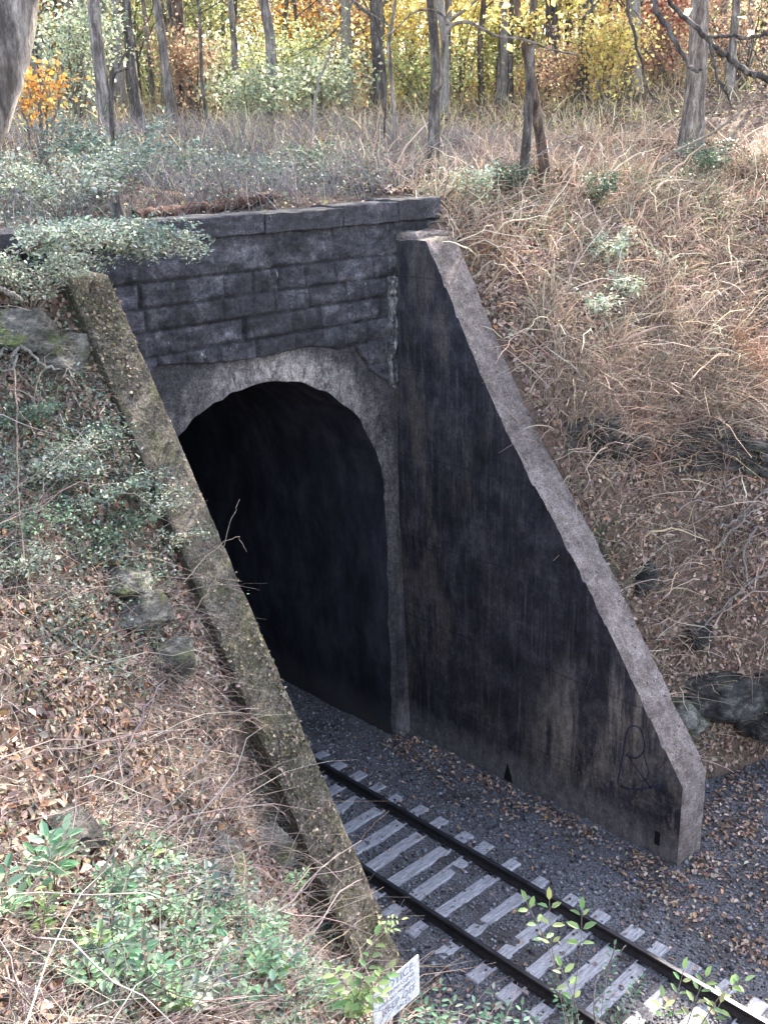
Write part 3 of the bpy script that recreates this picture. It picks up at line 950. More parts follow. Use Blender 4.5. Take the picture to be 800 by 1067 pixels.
# dry stems / brush ---------------------------------------------------
mb = MB()


def brush(n, box, lo, hi, rad, pal, dens, upness=.5, simple_seg=4, seed=110, droop=.5, zoff=0):
    x, y, z = scatter(n, *box)
    k = rng.random(len(x)) < dens(x, y, z)
    x, y, z = x[k], y[k], z[k]; m_ = len(x)
    N = normals(x, y)
    ang = rng.normal(size=(m_, 3)) * np.array([1, 1, .5])
    # neighbouring stems lean alike
    fa = vn(x, y, 1.2, seed) * 12.6
    D = N * .35 + np.array([[0, 0, upness]]) + ang * .42 + np.c_[np.cos(fa), np.sin(fa), fa * 0] * .16
    D /= np.linalg.norm(D, axis=1)[:, None]
    L = rng.uniform(lo, hi, m_)
    bend = np.c_[D[:, 0] * .4, D[:, 1] * .4, -droop * np.ones(m_)] * L[:, None] * rng.uniform(.3, 1.3, (m_, 1))
    c = pick(pal, m_, .22)
    stems(mb, np.c_[x, y, z + zoff], D, L, bend, np.exp(rng.normal(size=m_) * .5) * rad * .9, c, simple_seg)


brush(48000, (-11, -3.5, -12, .2), .15, .55, .0032, STEMPAL, lambda x, y, z: .10 + .8 * (vn(x, y, .9, 120) > .54), .15, 5, 110, .65)
brush(3500, (-11, -4.1, -12, .2), .6, 1.5, .005, STEMPAL, lambda x, y, z: .6 + 0 * x, .5, 6)
brush(52000, (3.8, 15, -8, 5), .15, .65, .007, [(.56, .43, .33), (.68, .56, .45), (.5, .38, .3), (.42, .33, .27), (.2, .15, .12), (.1, .08, .06), (.62, .52, .43), (.36, .28, .23), (.38, .38, .26)], lambda x, y, z: .12 + .95 * (vn(x, y, 1.0, 121) > .45), .4, 4, 110, .5)
brush(6500, (3.8, 15, -8, 5), .6, 1.5, .011, [(.6, .5, .4), (.55, .38, .27), (.25, .18, .15), (.45, .35, .29), (.7, .6, .5)], lambda x, y, z: .2 + .8 * (vn(x, y, 2, 122) > .5), .6, 6)
brush(26000, (-12, 12, .8, 12), .3, .95, .006, [(.22, .2, .21), (.3, .27, .28), (.18, .16, .17), (.33, .28, .26)], lambda x, y, z: .4 + .6 * (vn(x, y, 2, 123) > .4), .9, 4, 111, .25)
brush(26000, (-5, 50, 4, 45), .4, 1.1, .012, [(.6, .48, .3), (.66, .54, .36), (.5, .38, .25), (.6, .58, .34), (.3, .22, .15)], lambda x, y, z: .4 + .6 * (vn(x, y, 3, 124) > .4), .9, 3, 112, .3)
tag(mb.build('dry_brush', M['dry']), 'tangled dry grass and dead stems covering the banks', 'dry brush', kind='stuff')

# short stems caught on the mossy wall top
# green ground cover ---------------------------------------------------
mb = MB()


def cover(n, box, size, pal, dens, h=.18, tilt=.55, simple=False):
    x, y, z = scatter(n, *box)
    k = rng.random(len(x)) < dens(x, y, z)
    x, y, z = x[k], y[k], z[k]; m_ = len(x)
    hh = h * (.3 + vn(x, y, .5, 131)) * rng.random(m_)
    N = np.array([[0, 0, 1.]]) + rng.normal(size=(m_, 3)) * tilt; N /= np.linalg.norm(N, axis=1)[:, None]
    leaves(mb, np.c_[x, y, z + .02 + hh], N, rng.uniform(.7, 1.3, m_) * size, pick(pal, m_, .3), .55, .12, simple=simple)


BL = [blob(60, 520, .9), blob(120, 500, .8), blob(170, 560, .6), blob(30, 590, .8), blob(110, 590, .7), blob(20, 470, .7), blob(245, 690, .35), blob(20, 440, .5),
      blob(60, 250, 1.0), blob(20, 200, 1.0), blob(100, 220, .9), blob(140, 200, .9)]
BN = [blob(230, 980, .5, .8), blob(300, 1000, .5, .7), blob(160, 1000, .4, .6), blob(120, 1040, .4, .6), blob(330, 1040, .5, .9), blob(250, 1050, .5, .8),
      blob(210, 930, .35, .6), blob(10, 940, .3, .8), blob(270, 1030, .5, .9), blob(190, 950, .45, .8), blob(350, 1010, .3, .8), blob(230, 900, .3, .5), blob(90, 1000, .3, .5), blob(60, 950, .2, .6), blob(300, 880, .3, .4), blob(40, 740, .3, .3)]
cover(120000, (-11, -3.5, -9, .7), .05, BLUEPAL + GREENPAL + PALE_, lambda x, y, z: 1.6 * pxmask(x, y, z, BL) * (.2 + .9 * (vn(x, y, .35, 132) > .42)), .5)
cover(120000, (-11, -3.6, -12, -4), .038, FG + GREENPAL + BLUEPAL, lambda x, y, z: 1.5 * pxmask(x, y, z, BN) * (.15 + .9 * (vn(x, y, .25, 133) > .45)), .28)
cover(90000, (-12, 7, .75, 12), .065, [(.13, .17, .14), (.16, .21, .17), (.1, .14, .11), (.19, .23, .18)], lambda x, y, z: .6 * (vn(x, y, 1.3, 134) > .38) * np.clip((6.5 - x) / 3, .05, 1), .7, .6, True)
cover(45000, (3.7, 15, -8, 6), .07, [(.3, .36, .25), (.22, .28, .18), (.17, .22, .13), (.36, .4, .27)], lambda x, y, z: .7 * (vn(x, y, .8, 135) > .58) * np.clip((z - 5) / 3, .08, 1) + .02, .3, .6, True)
cover(50000, (0, 50, 3, 45), .12, [(.25, .28, .12), (.3, .3, .15), (.17, .2, .1), (.36, .32, .13)], lambda x, y, z: .6 * (vn(x, y, 2.5, 136) > .45), .5, .6, True)
tag(mb.build('ground_cover', M['green']), 'low green and blue-green leafy ground cover creeping over the banks', 'ground cover', kind='stuff')


# ------------------------------------------------------------------ rocks
def boulder(name, p, size, seed, mat, label, cat='rock', group=None, rz=0.0, tilt=0.0, strat=.0):
    bm = bmesh.new(); bmesh.ops.create_icosphere(bm, subdivisions=5, radius=1.0)
    o3 = Vector((seed * 5.3, seed * 1.7, 0))
    pr_ = random.Random(seed * 13 + 1); planes = []
    for _ in range(16):
        nn = Vector((pr_.gauss(0, 1), pr_.gauss(0, 1), pr_.gauss(0, .8))).normalized(); planes.append((nn, pr_.uniform(.55, .85)))
    for v in bm.verts:
        q = v.co.copy()
        # blocky: push towards a box, then break up
        mx = max(abs(q.x), abs(q.y), abs(q.z)); q = q * (1 - .55) + (q / mx) * .55 * .85
        d = 1.05 + .38 * mnoise.noise(q * 1.1 + o3) + .2 * mnoise.noise(q * 2.7 + o3)
        q *= d
        if strat:
            ly = q.z * 4.5 + mnoise.noise(q * .8 + o3) * .8
            q.xy = q.xy * (1 - strat * (.5 + .5 * math.cos(ly * 2 * math.pi)) ** 3)
        for nn, dd_ in planes:
            ex_ = q.dot(nn) - dd_
            if ex_ > 0: q = q - nn * ex_ * .93
        q *= 1 + .1 * (.5 - abs(mnoise.noise(q * 2.6 + o3)) * 2) * .6 + .06 * (.4 - abs(mnoise.noise(q * 6 + o3))) + .035 * mnoise.noise(q * 13 + o3) + .02 * mnoise.noise(q * 26 + o3)
        v.co = Vector((q.x * size[0], q.y * size[1], q.z * size[2]))
    bmesh.ops.rotate(bm, verts=bm.verts, cent=(0, 0, 0), matrix=Matrix.Rotation(rz, 3, 'Z') @ Matrix.Rotation(tilt, 3, 'X'))
    o = bm_obj(name, bm, mat, None, smooth=False)
    o.location = tuple(float(a) for a in p)
    return tag(o, label, cat, group)


def rock_at(px, py, size, seed, mat, label, dz=0.0, **k):
    p = hit(px, py); p[2] += dz
    return boulder('rock', p, size, seed, mat, label, 'rock', **k)


rl_ = [
    (152, 640, (.42, .3, .22), 1, 'rock', 'blocky mossy rock with a flat top, on the left bank beside the wing wall', .0),
    (128, 612, (.38, .3, .16), 2, 'rock', 'flat mossy slab just above the blocky rock on the left bank', .02),
    (180, 690, (.3, .28, .26), 3, 'rock', 'green-stained rock below the blocky mossy rock', .0),
    (22, 352, (.5, .35, .3), 4, 'rock', 'brown weathered rock at the left edge, under the leaning shrubs', .0),
    (60, 372, (.34, .25, .2), 5, 'rock', 'grey rock shelf under the curled pale root', -.02),
    (232, 900, (.24, .2, .2), 6, 'rock', 'small mossy rock among the dry stems near the foot of the left wall', .0),
    (212, 935, (.22, .2, .2), 7, 'rockd', 'dark stone half hidden by green plants on the lower left bank', -.03),
    (280, 885, (.28, .2, .22), 8, 'rock', 'rounded grey stone close behind the left wing wall', .0),
    (62, 870, (.2, .16, .14), 9, 'rockd', 'dark stone under dry grass at the left edge', -.02),
]
for px, py, sz, sd, mt, lb, dz in rl_:
    rock_at(px, py, tuple(a_ * 1.35 for a_ in sz), sd, M[mt], lb, dz, group='rocks on the left bank', rz=sd * .7)
rr_ = [
    (670, 590, (.5, .35, .3), 17, 'mossy rock lump on the leafy shelf below the rock faces'),
    (725, 650, (.6, .4, .25), 18, 'low grey rock in the leaves above the overhanging ledge'),
]
for px, py, sz, sd, lb in rr_:
    rock_at(px, py, sz, sd, M['rockd'], lb, -.62 if py < 500 else -.2, group='rocks on the right bank', rz=.62 + (sd % 3) * .14, tilt=-.25, strat=.16)
# the band of bedrock that crops out across the bank
bp = np.array([hit(px, 482 + 6 * math.sin(px * .04)) for px in range(584, 900, 8)])
sarc = np.r_[0, np.cumsum(np.hypot(*np.diff(bp[:, :2], axis=0).T))]
ns, nvv = 300, 64
ss = np.linspace(0, sarc[-1], ns)
bl = np.stack([np.interp(ss, sarc, bp[:, k]) for k in range(3)], 1)
for k in range(3): bl[:, k] = np.convolve(np.pad(bl[:, k], 15, 'edge'), np.ones(31) / 31, 'valid')
vv = np.linspace(0, 1, nvv)
SS, VV = np.meshgrid(ss, vv, indexing='ij')
hh_ = .62 + .5 * (vn(ss, ss * 0, 1.3, 401) - .35) + .2 * (vn(ss, ss * 0, .4, 402) - .5)
ZZ = -.3 + VV * (hh_[:, None] + .3)
warp = SS + .12 * vn(SS, ZZ, .3, 403)
lay = np.floor(ZZ / .17 + 1.1 * vn(SS, ZZ * 0, 1.1, 404))
blk = _h(np.floor(warp / (.38 + .25 * _h(lay, lay * 0, 8)) + lay * .37), lay, 405)
off = .12 + .26 * (blk - .4) + .3 * (vn(SS, ZZ, 1.0, 406) - .5) + .09 * (vn(SS, ZZ, .12, 407) - .5) + .04 * (vn(SS, ZZ, .045, 408) - .5)
back = np.clip((VV - .72) / .28, 0, 1) ** 1.5 * 1.0
dn = np.array([-.72, -.69])
off = off - back - .5 * np.clip((.06 - VV) / .06, 0, 1)
V = np.stack([bl[:, None, 0] + dn[0] * off, bl[:, None, 1] + dn[1] * off, bl[:, None, 2] + ZZ], -1)
mb = MB(); mb.add(V.reshape(-1, 3), grid_faces(ns, nvv))
tag(mb.build('rock_outcrop', M['rockd'], None), 'long dark ledge of cracked bedrock cropping out across the right bank under hanging dry grass', 'rock', 'rocks on the right bank')
p = at(742, 722, 20.9)
boulder('rock_ledge', p, (1.7, 1.1, .62), 21, M['rockd'], 'overhanging mossy rock ledge with a dark hollow beneath, by the end of the wing wall', 'rock', 'rocks on the right bank', -.25, .05, .12)
p = at(700, 742, 20.2)
boulder('rock_ledge', p, (.85, .8, .45), 22, M['rock'], 'lighter broken rock wedged between the wing wall and the overhanging ledge', 'rock', 'rocks on the right bank', .2, .1, .12)
p = at(796, 740, 21.3)
boulder('rock_ledge', p, (1.2, 1.0, .7), 23, M['rockd'], 'dark rock at the right edge beside the overhanging ledge', 'rock', 'rocks on the right bank', .4, .1, .12)


# ------------------------------------------------------------------ trees
def trunk_path(x, y, h, lx, ly, seed, base=None):
    z = gz(x, y) - .15
    k = 14
    t = np.linspace(0, 1, k)
    wob = np.stack([(vn(t * 9, t * 0 + seed, 1.6, 200 + seed) - .5), (vn(t * 9, t * 0 + seed, 1.6, 300 + seed) - .5)], 1) * h * .035
    wob *= np.minimum(1, t * 4)[:, None]
    return np.c_[x + lx * t + wob[:, 0], y + ly * t + wob[:, 1], z + h * t]


def trunk_r(r, k=14):
    t = np.linspace(0, 1, k)
    return r * (1 - .72 * t) * (1 + .45 * np.exp(-t * 22))


def add_limbs(mb, P, r, n, seed, lo=.3, ln=.28, twig=True):
    rr = random.Random(seed); h = P[-1][2] - P[0][2]
    tips = []
    for i in range(n):
        f = rr.uniform(lo, .96); k = f * (len(P) - 1); i0 = int(k); q = P[i0] + (P[min(i0 + 1, len(P) - 1)] - P[i0]) * (k - i0)
        a = rr.uniform(0, 6.28); L = h * ln * rr.uniform(.5, 1.1) * (1.15 - f * .6)
        d = np.array([math.cos(a), math.sin(a), rr.uniform(.25, .9)])
        pts = [q]
        for s in range(1, 6): pts.append(pts[-1] + d * L / 5 + np.array([rr.uniform(-1, 1), rr.uniform(-1, 1), rr.uniform(-.3, .7)]) * L * .045)
        rb = r * (1 - .72 * f) * rr.uniform(.35, .55)
        tube(mb, pts, np.linspace(rb, rb * .15, 6), 5, cap=False)
        tips += pts[2:]
        if twig:
            for s in range(4):
                q2 = pts[rr.randint(2, 5)]; d2 = d + np.array([rr.uniform(-1, 1), rr.uniform(-1, 1), rr.uniform(-.5, .8)])
                tw = [q2, q2 + d2 * L * .15, q2 + d2 * L * .3 + np.array([0, 0, rr.uniform(-.1, .1)])]
                tube(mb, tw, [rb * .2, rb * .12, rb * .04], 4, cap=False); tips.append(tw[-1])
    return np.array(tips)


CROWN = {
    'yellow': [(.74, .62, .2), (.8, .68, .28), (.68, .62, .28), (.74, .54, .2)],
    'lime': [(.56, .6, .28), (.48, .54, .28), (.62, .64, .34), (.38, .45, .24)],
    'green': [(.42, .48, .33), (.5, .55, .38), (.54, .58, .42), (.36, .41, .3)],
    'orange': [(.62, .3, .07), (.7, .38, .1), (.5, .22, .06), (.6, .42, .14)],
    'red': [(.52, .2, .16), (.58, .26, .2), (.45, .18, .14), (.55, .33, .26)],
    'russet': [(.46, .31, .22), (.52, .37, .26), (.4, .27, .2), (.54, .42, .28)],
    'bluegreen': [(.12, .18, .15), (.16, .23, .19), (.09, .13, .11)],
}


def foliage(mb, tips, n, spread, size, pal, flat=.9):
    n = int(n)
    q = tips[rng.integers(0, len(tips), n)]
    P = q + rng.normal(size=(n, 3)) * spread * np.array([1, 1, .6])
    N = np.array([[0, 0, 1.]]) + rng.normal(size=(n, 3)) * flat; N /= np.linalg.norm(N, axis=1)[:, None]
    leaves(mb, P, N, rng.uniform(.6, 1.3, n) * size, pick(pal, n, .22), .65, .15, simple=size > .06)


def tree(px, py, t, wpx, h, lx, ly, bark, crown, label, group, seed, nl=9, cs=.5, name='tree', crown_lo=.3, snap=True, nleaf=900, lsz=.12, big=False):
    p = hit(px, py) if t is None else at(px, py, t)
    d = np.linalg.norm(p - CAM)
    r = wpx / 2 * d / FPX
    z = gz(p[0], p[1])
    e = empty(name, (p[0], p[1], z), label, 'tree', group)
    P = trunk_path(p[0], p[1], h, lx, ly, seed)
    mb = MB(); tube(mb, P, trunk_r(r), 12, cap=False, rough=.16)
    tips = add_limbs(mb, P, r, nl, seed, crown_lo)
    if big: tips = np.vstack([tips[tips[:, 2] > z + h * .42]] * 2)
    mb.build('trunk', M[bark], e, smooth=True)
    if crown:
        mb = MB(); foliage(mb, tips, nleaf, cs, lsz, CROWN[crown]); mb.build('crown', M['autumn'], e)
    return e, P, r


GT = 'trees at the top of the cutting'
SHADE_CROWNS = (1, 3)  # trees whose unseen high crowns are thickened to shade the left bank
near = [
    (450, 187, 22.2, 11, 16, .25, .2, 'barkd', 'yellow', 'straight slender dark-barked tree just behind the right end of the stone coping', 14, .9, 1),
    (413, 168, 23.5, 4.5, 9, -.1, .1, 'bark', 'yellow', 'very thin straight sapling left of the slender dark tree', 6, .4, 2),
    (717, 166, 28, 20, 17, .3, .5, 'bark', 'russet', 'stout grey-brown tree with a knot, standing alone on the sunny slope at right', 16, 1.0, 3),
    (656, 116, 39, 9, 17, .2, 0, 'barkp', 'yellow', 'pale grey trunk left of the stout tree on the slope', 10, .45, 4),
    (502, 112, 40, 6, 15, .1, .2, 'barkr', 'yellow', 'thin reddish trunk between the slender dark tree and the forked tree', 10, .45, 5),
    (595, 90, 46, 9, 18, -.2, .2, 'bark', 'russet', 'grey trunk right of the forked tree, deep in the wood', 9, .5, 6),
    (611, 86, 47, 6, 16, .3, .1, 'bark', 'yellow', 'thin trunk paired closely with a thicker grey one', 8, .5, 7),
    (757, 118, 38, 8, 16, .2, .2, 'bark', 'russet', 'grey-brown trunk at far right, behind the hanging branches', 8, .5, 8),
    (285, 116, 35, 11, 17, .1, .2, 'bark', 'russet', 'straight grey trunk above the middle of the stone coping', 9, .5, 9),
    (246, 108, 38, 7, 15, .2, .2, 'bark', 'lime', 'slim grey trunk left of the straight one above the middle of the coping', 9, .5, 10),
    (216, 108, 31, 3.5, 10, -.1, .1, 'barkd', 'lime', 'thin dark sapling right of the red-brown trunk', 6, .5, 11),
    (178, 102, 35, 9, 17, -.3, .1, 'bark', 'green', 'grey trunk close beside the red-brown one', 9, .5, 12),
    (194, 98, 40, 14, 19, 0, .3, 'barkr', 'russet', 'stout red-brown trunk in the upper left of the wood', 8, .5, 13),
    (140, 92, 32, 10, 17, -.1, .1, 'barkd', 'lime', 'dark straight trunk above the forked dead sapling', 8, .5, 14),
    (109, 96, 30, 13, 17, -.2, .1, 'bark', 'green', 'broad grey trunk, second tree right of the big leaning one', 8, .5, 15),
    (86, 84, 34, 9, 16, -.35, .1, 'bark', 'lime', 'grey trunk leaning left beside the broad grey one', 8, .5, 16),
    (66, 66, 37, 6, 15, .1, .1, 'barkd', 'orange', 'thin dark trunk just right of the big leaning one', 8, .5, 17),
    (380, 60, 50, 8, 17, .1, .1, 'bark', 'yellow', 'grey trunk in the hazy wood above the coping, left of the yellow leaves', 8, .6, 18),
    (330, 76, 48, 7, 17, .3, .1, 'bark', 'russet', 'grey trunk seen between the leaning pale sapling and the straight trunk', 8, .6, 19),
]
for px, py, t, w, h, lx, ly, bk, cr, lb, nl, cs, sd in near:
    tree(px, py, t, w, h, lx, ly, bk, cr, lb, GT, sd, nl, cs, crown_lo=.32 if t < 34 else .22, **(dict(big=True, nleaf=1500, lsz=.2) if sd in SHADE_CROWNS else dict(nleaf=260 if t < 34 else 420, lsz=.11 if t < 34 else .15)))

# slender tree's S-shaped side branch, given to the slender tree
tr = [o for o in col.objects if o.get('label', '').startswith('straight slender')][0]
mb = MB()
P = smoothpath([at(452, 96, 22.1), at(460, 86, 21.9), at(462, 45, 21.7), at(470, 27, 21.6), at(487, 23, 21.5), at(502, 30, 21.4), at(518, 38, 21.3), at(545, 41, 21.2), at(575, 52, 21.1), at(602, 57, 21.0)], 30)
tube(mb, P, np.linspace(.045, .015, 30), 6)
P = smoothpath([at(470, 27, 21.6), at(460, 15, 21.6), at(448, 10, 21.7), at(430, 13, 21.5), at(415, 28, 21.4), at(400, 38, 21.3)], 18)
tube(mb, P, np.linspace(.03, .01, 18), 5)
mb.build('side_branch', M['bark'], tr)

# forked pair of stems at px 540-570
p = hit(543, 198); z = gz(p[0], p[1]); tw_ = float(np.linalg.norm(p - CAM))
e = empty('twin_stemmed_tree', (p[0], p[1], z), 'dark twin-stemmed tree whose red-brown second stem leans left, with a spray of yellow leaves', 'tree', GT)
mb = MB()
P = smoothpath([np.array([p[0], p[1], z - .1]), at(548, 150, tw_), at(551, 100, tw_), at(553, 50, tw_), at(556, 0, tw_), at(558, -80, tw_ + .1), at(556, -330, tw_ + .4)], 26)
tube(mb, P, np.linspace(.105, .06, 26), 10, rough=.12)
tips = add_limbs(mb, P, .1, 6, 71, .6)
mb.build('trunk', M['barkd'], e, smooth=True)
mb = MB()
q = hit(570, 186); q[2] -= .1; t2_ = float(np.linalg.norm(q - CAM))
P = smoothpath([q, at(562, 140, t2_ - .2), at(556, 100, t2_ - .4), at(549, 60, t2_ - .5), at(541, 20, t2_ - .6), at(533, -40, t2_ - .6)], 24)
tube(mb, P, np.linspace(.12, .06, 24), 10, rough=.12)
mb.build('trunk', M['barkr'], e, smooth=True)
mb = MB(); foliage(mb, tips[tips[:, 2] > tips[:, 2].max() - 4], 900, .9, .2, CROWN['yellow'])  # leaves above the frame, added to shade the left bank
foliage(mb, np.array([at(x_, y_, tw_ - .2) for x_, y_ in ((530, 18), (545, 25), (552, 32), (520, 22), (560, 16), (548, 38))]), 170, .14, .09, CROWN['yellow'])
mb.build('crown', M['autumn'], e)

# big leaning trunk at the left edge
p = at(-260, 330, 8.6); z = gz(p[0], p[1])
e = empty('leaning_tree', (p[0], p[1], z), 'big rough-barked tree leaning in at the top left corner', 'tree', GT)
mb = MB()
P = smoothpath([np.array([p[0], p[1], z - .2]), at(-95, 260, 8.7), at(-24, 135, 9.0), at(3, 60, 9.1), at(16, 0, 9.2), at(34, -90, 9.3), at(48, -230, 9.6), at(30, -420, 10)], 40)
tube(mb, P, np.interp(np.linspace(0, 1, 40), [0, .1, 1], [.3, .215, .14]), 20, rough=.1)
tips = add_limbs(mb, P, .2, 7, 91, .7, .4)
mb.build('trunk', M['bark'], e, smooth=True)
mb = MB(); foliage(mb, tips, 1200, .5, .1, CROWN['russet']); mb.build('crown', M['autumn'], e)

# tree outside the frame on the right bank whose bare limbs hang into view
p = np.array([11.0, -6.6, 0]); z = gz(p[0], p[1])
e = empty('overhanging_tree', (p[0], p[1], z), 'tree on the right bank whose dark bare branches hang in at the top right corner', 'tree', GT)
mb = MB(); P = trunk_path(p[0], p[1], 16, -.4, .2, 5); tube(mb, P, trunk_r(.2), 12, cap=False, rough=.14)
otips = add_limbs(mb, P, .2, 18, 5, .45, .4)
mb.build('trunk', M['barkd'], e, smooth=True)
mb = MB(); foliage(mb, otips[otips[:, 2] > z + 6], 6500, 1.1, .22, CROWN['russet']); mb.build('crown', M['autumn'], e)  # unseen dense crown, added to keep sun off the left bank


def jag(P, n, amp):
    P = smoothpath(P, n); P[1:-1] += rng.normal(size=(n - 2, 3)) * amp; return P


def limb(pts, r0, r1, name='branch', mat='barkd', parent=None):
    mb = MB(); n = len(pts) * 5
    tube(mb, jag(pts, n, .012), np.linspace(r0, r1, n), 6)
    return mb.build(name, M[mat], parent, smooth=True)


T0 = P[5]; T1 = P[9]
limb([T0, at(880, 112, 17.5), at(840, 98, 16.9), at(800, 84, 16.4), at(775, 72, 16.2), at(755, 58, 16.0), at(738, 42, 15.9), at(722, 26, 15.8), at(700, 5, 15.8), at(684, -25, 15.8)], .055, .028, parent=e)
limb([at(738, 38, 15.9), at(758, 37, 15.8), at(778, 39, 15.8), at(800, 37, 15.9), at(840, 30, 16.2)], .022, .024, parent=e)
limb([at(741, 44, 15.9), at(742, 62, 15.8), at(747, 80, 15.7), at(755, 96, 15.6), at(761, 110, 15.6)], .028, .012, parent=e)
limb([T1, at(820, -140, 17), at(720, -80, 16), at(680, -8, 15.6), at(695, 28, 15.5), at(708, 52, 15.4), at(716, 66, 15.4), at(724, 74, 15.4), at(731, 72, 15.4)], .06, .016, parent=e)
limb([T1, at(780, -170, 17), at(660, -90, 16), at(652, -5, 15.6), at(660, 30, 15.6), at(668, 68, 15.6), at(676, 95, 15.6), at(686, 108, 15.6)], .04, .008, parent=e)
limb([at(652, -5, 15.6), at(666, 18, 15.6), at(684, 36, 15.6)], .014, .006, parent=e)
limb([at(776, 40, 15.8), at(786, 56, 15.8), at(800, 76, 15.8), at(815, 96, 15.9)], .012, .008, parent=e)
limb([at(782, 76, 16.2), at(790, 90, 16.1), at(802, 104, 16.1)], .012, .007, parent=e)

# leaning pale saplings and forked dead sapling
def sapling(label, base_px, stems_, mat, tt, r, cat='sapling'):
    b = at(base_px[0], base_px[1], tt); z = gz(b[0], b[1]); b[2] = z - .1
    e = empty('sapling', (b[0], b[1], z), label, cat, 'bare saplings')
    for k, st in enumerate(stems_):
        mb = MB(); P = jag([b] + [at(x_, y_, tt) for x_, y_ in st], 24, .015)
        tube(mb, P, np.linspace(r * (1 - .25 * k), r * .25, 24), 6)
        for j in range(5):
            q = P[rnd.randint(8, 22)]; dd = np.array([rnd.uniform(-1, 1), rnd.uniform(-.5, .5), rnd.uniform(.3, 1.2)]) * rnd.uniform(.3, .8)
            tube(mb, [q, q + dd * .5, q + dd + np.array([0, 0, .05])], [r * .3, r * .2, r * .06], 4, cap=False)
        mb.build('stem', M[mat], e, smooth=True)


sapling('forked dead sapling with dark thin stems, in front of the broad grey trunk', (110, 105), [[(115, 90), (125, 65), (140, 45), (152, 25), (166, -5)], [(118, 88), (135, 70), (150, 45), (163, 22), (176, 8)]], 'barkd', 21, .035)
sapling('pale leaning sapling curving up to the right above the coping', (321, 122), [[(330, 95), (338, 70), (346, 50), (358, 25), (374, -6)]], 'barkp', 25, .04)
sapling('long thin branch arching left from the leaning pale sapling', (398, 120), [[(400, 60), (375, -4), (360, 18), (345, 35), (322, 50), (300, 60)]], 'barkd', 27, .03)
# fallen / leaning pale pole right of stout tree
def stick(name, label, pts, r0, r1, mat, cat, group=None):
    mb = MB(); n = len(pts) * 6; tube(mb, jag(pts, n, .008), np.linspace(r0, r1, n), 6)
    o = mb.build(name, M[mat], None, smooth=True)
    c = np.mean(np.array(pts), 0)
    return tag(o, label, cat, group)


stick('fallen_branch', 'long pale fallen branch slanting across the foot of the stout tree', [at(686, 170, 25), at(705, 157, 25), at(735, 142, 24.6), at(757, 128, 24.3), at(778, 108, 24), at(800, 80, 23.8)], .035, .015, 'barkp', 'branch', 'fallen branches')
stick('fallen_branch', 'pale thin branch leaning up right of the stout tree', [at(728, 140, 26.5), at(740, 120, 26.5), at(758, 96, 26.4), at(775, 78, 26.3)], .022, .01, 'barkp', 'branch', 'fallen branches')
stick('fallen_branch', 'pale bent branch lying beside the red-brown leaning stem', [at(546, 176, 21.2), at(560, 162, 21), at(580, 150, 21), at(600, 140, 21)], .02, .01, 'barkp', 'branch', 'fallen branches')
mb = MB()
for q in ([(745, 560), (775, 548), (800, 535)], [(742, 580), (768, 555), (782, 562), (800, 575)], [(768, 555), (775, 540), (792, 520), (800, 515)], [(782, 562), (770, 590), (775, 620), (792, 640)], [(800, 600), (770, 625), (740, 650), (722, 665)]):
    P = []
    for x_, y_ in q: h_ = hit(x_, y_); P.append(h_ + np.array([-.15, -.15, .22]))
    tube(mb, jag(P, 16, .02), np.linspace(.028, .009, 16), 5)
tag(mb.build('fallen_branch', M['barkp'], None, smooth=True), 'pale twiggy dead branch sprawled at the right edge of the leafy shelf', 'branch', 'fallen branches')

# distant trunks in the haze
k = 0; tries = 0
protos = []
while k < 190 and tries < 4000:
    tries += 1
    px = rnd.uniform(-60, 860); t = rnd.uniform(36, 85)
    d = ray(px, 100); hx = np.array([d[0], d[1]]) / math.hypot(d[0], d[1])
    x, y = CAM[0] + hx[0] * t, CAM[1] + hx[1] * t
    z = gz(x, y)
    if protos and (k % 5 or k > 60):
        src = protos[k % len(protos)]
        e = src.copy(); col.objects.link(e)
        for ch in src.children:
            c2 = ch.copy(); col.objects.link(c2); c2.parent = e
        e.location = (x, y, z); e.rotation_euler = (0, 0, rnd.uniform(0, 6.28)); s_ = rnd.uniform(.8, 1.25); e.scale = (s_, s_, s_)
    else:
        e = empty('tree', (x, y, z), 'slim grey trunk in the hazy wood beyond the clearing', 'tree', 'distant trees in the hazy wood')
        P = trunk_path(x, y, rnd.uniform(15, 20), rnd.uniform(-.5, .5), rnd.uniform(-.5, .5), 400 + k)
        r = rnd.uniform(.06, .2)
        mb = MB(); tube(mb, P, trunk_r(r), 8, cap=False, rough=.15)
        tips = add_limbs(mb, P, r, 12, 500 + k, .15, .3)
        mb.build('trunk', M[rnd.choice(['bark', 'bark', 'barkd', 'barkp', 'barkr'])], e, smooth=True)
        mb = MB(); foliage(mb, tips, 520, .8, .2, CROWN[['yellow', 'russet', 'lime', 'green', 'orange'][(k // 5) % 5]]); mb.build('crown', M['autumn'], e)
        protos.append(e)
    k += 1


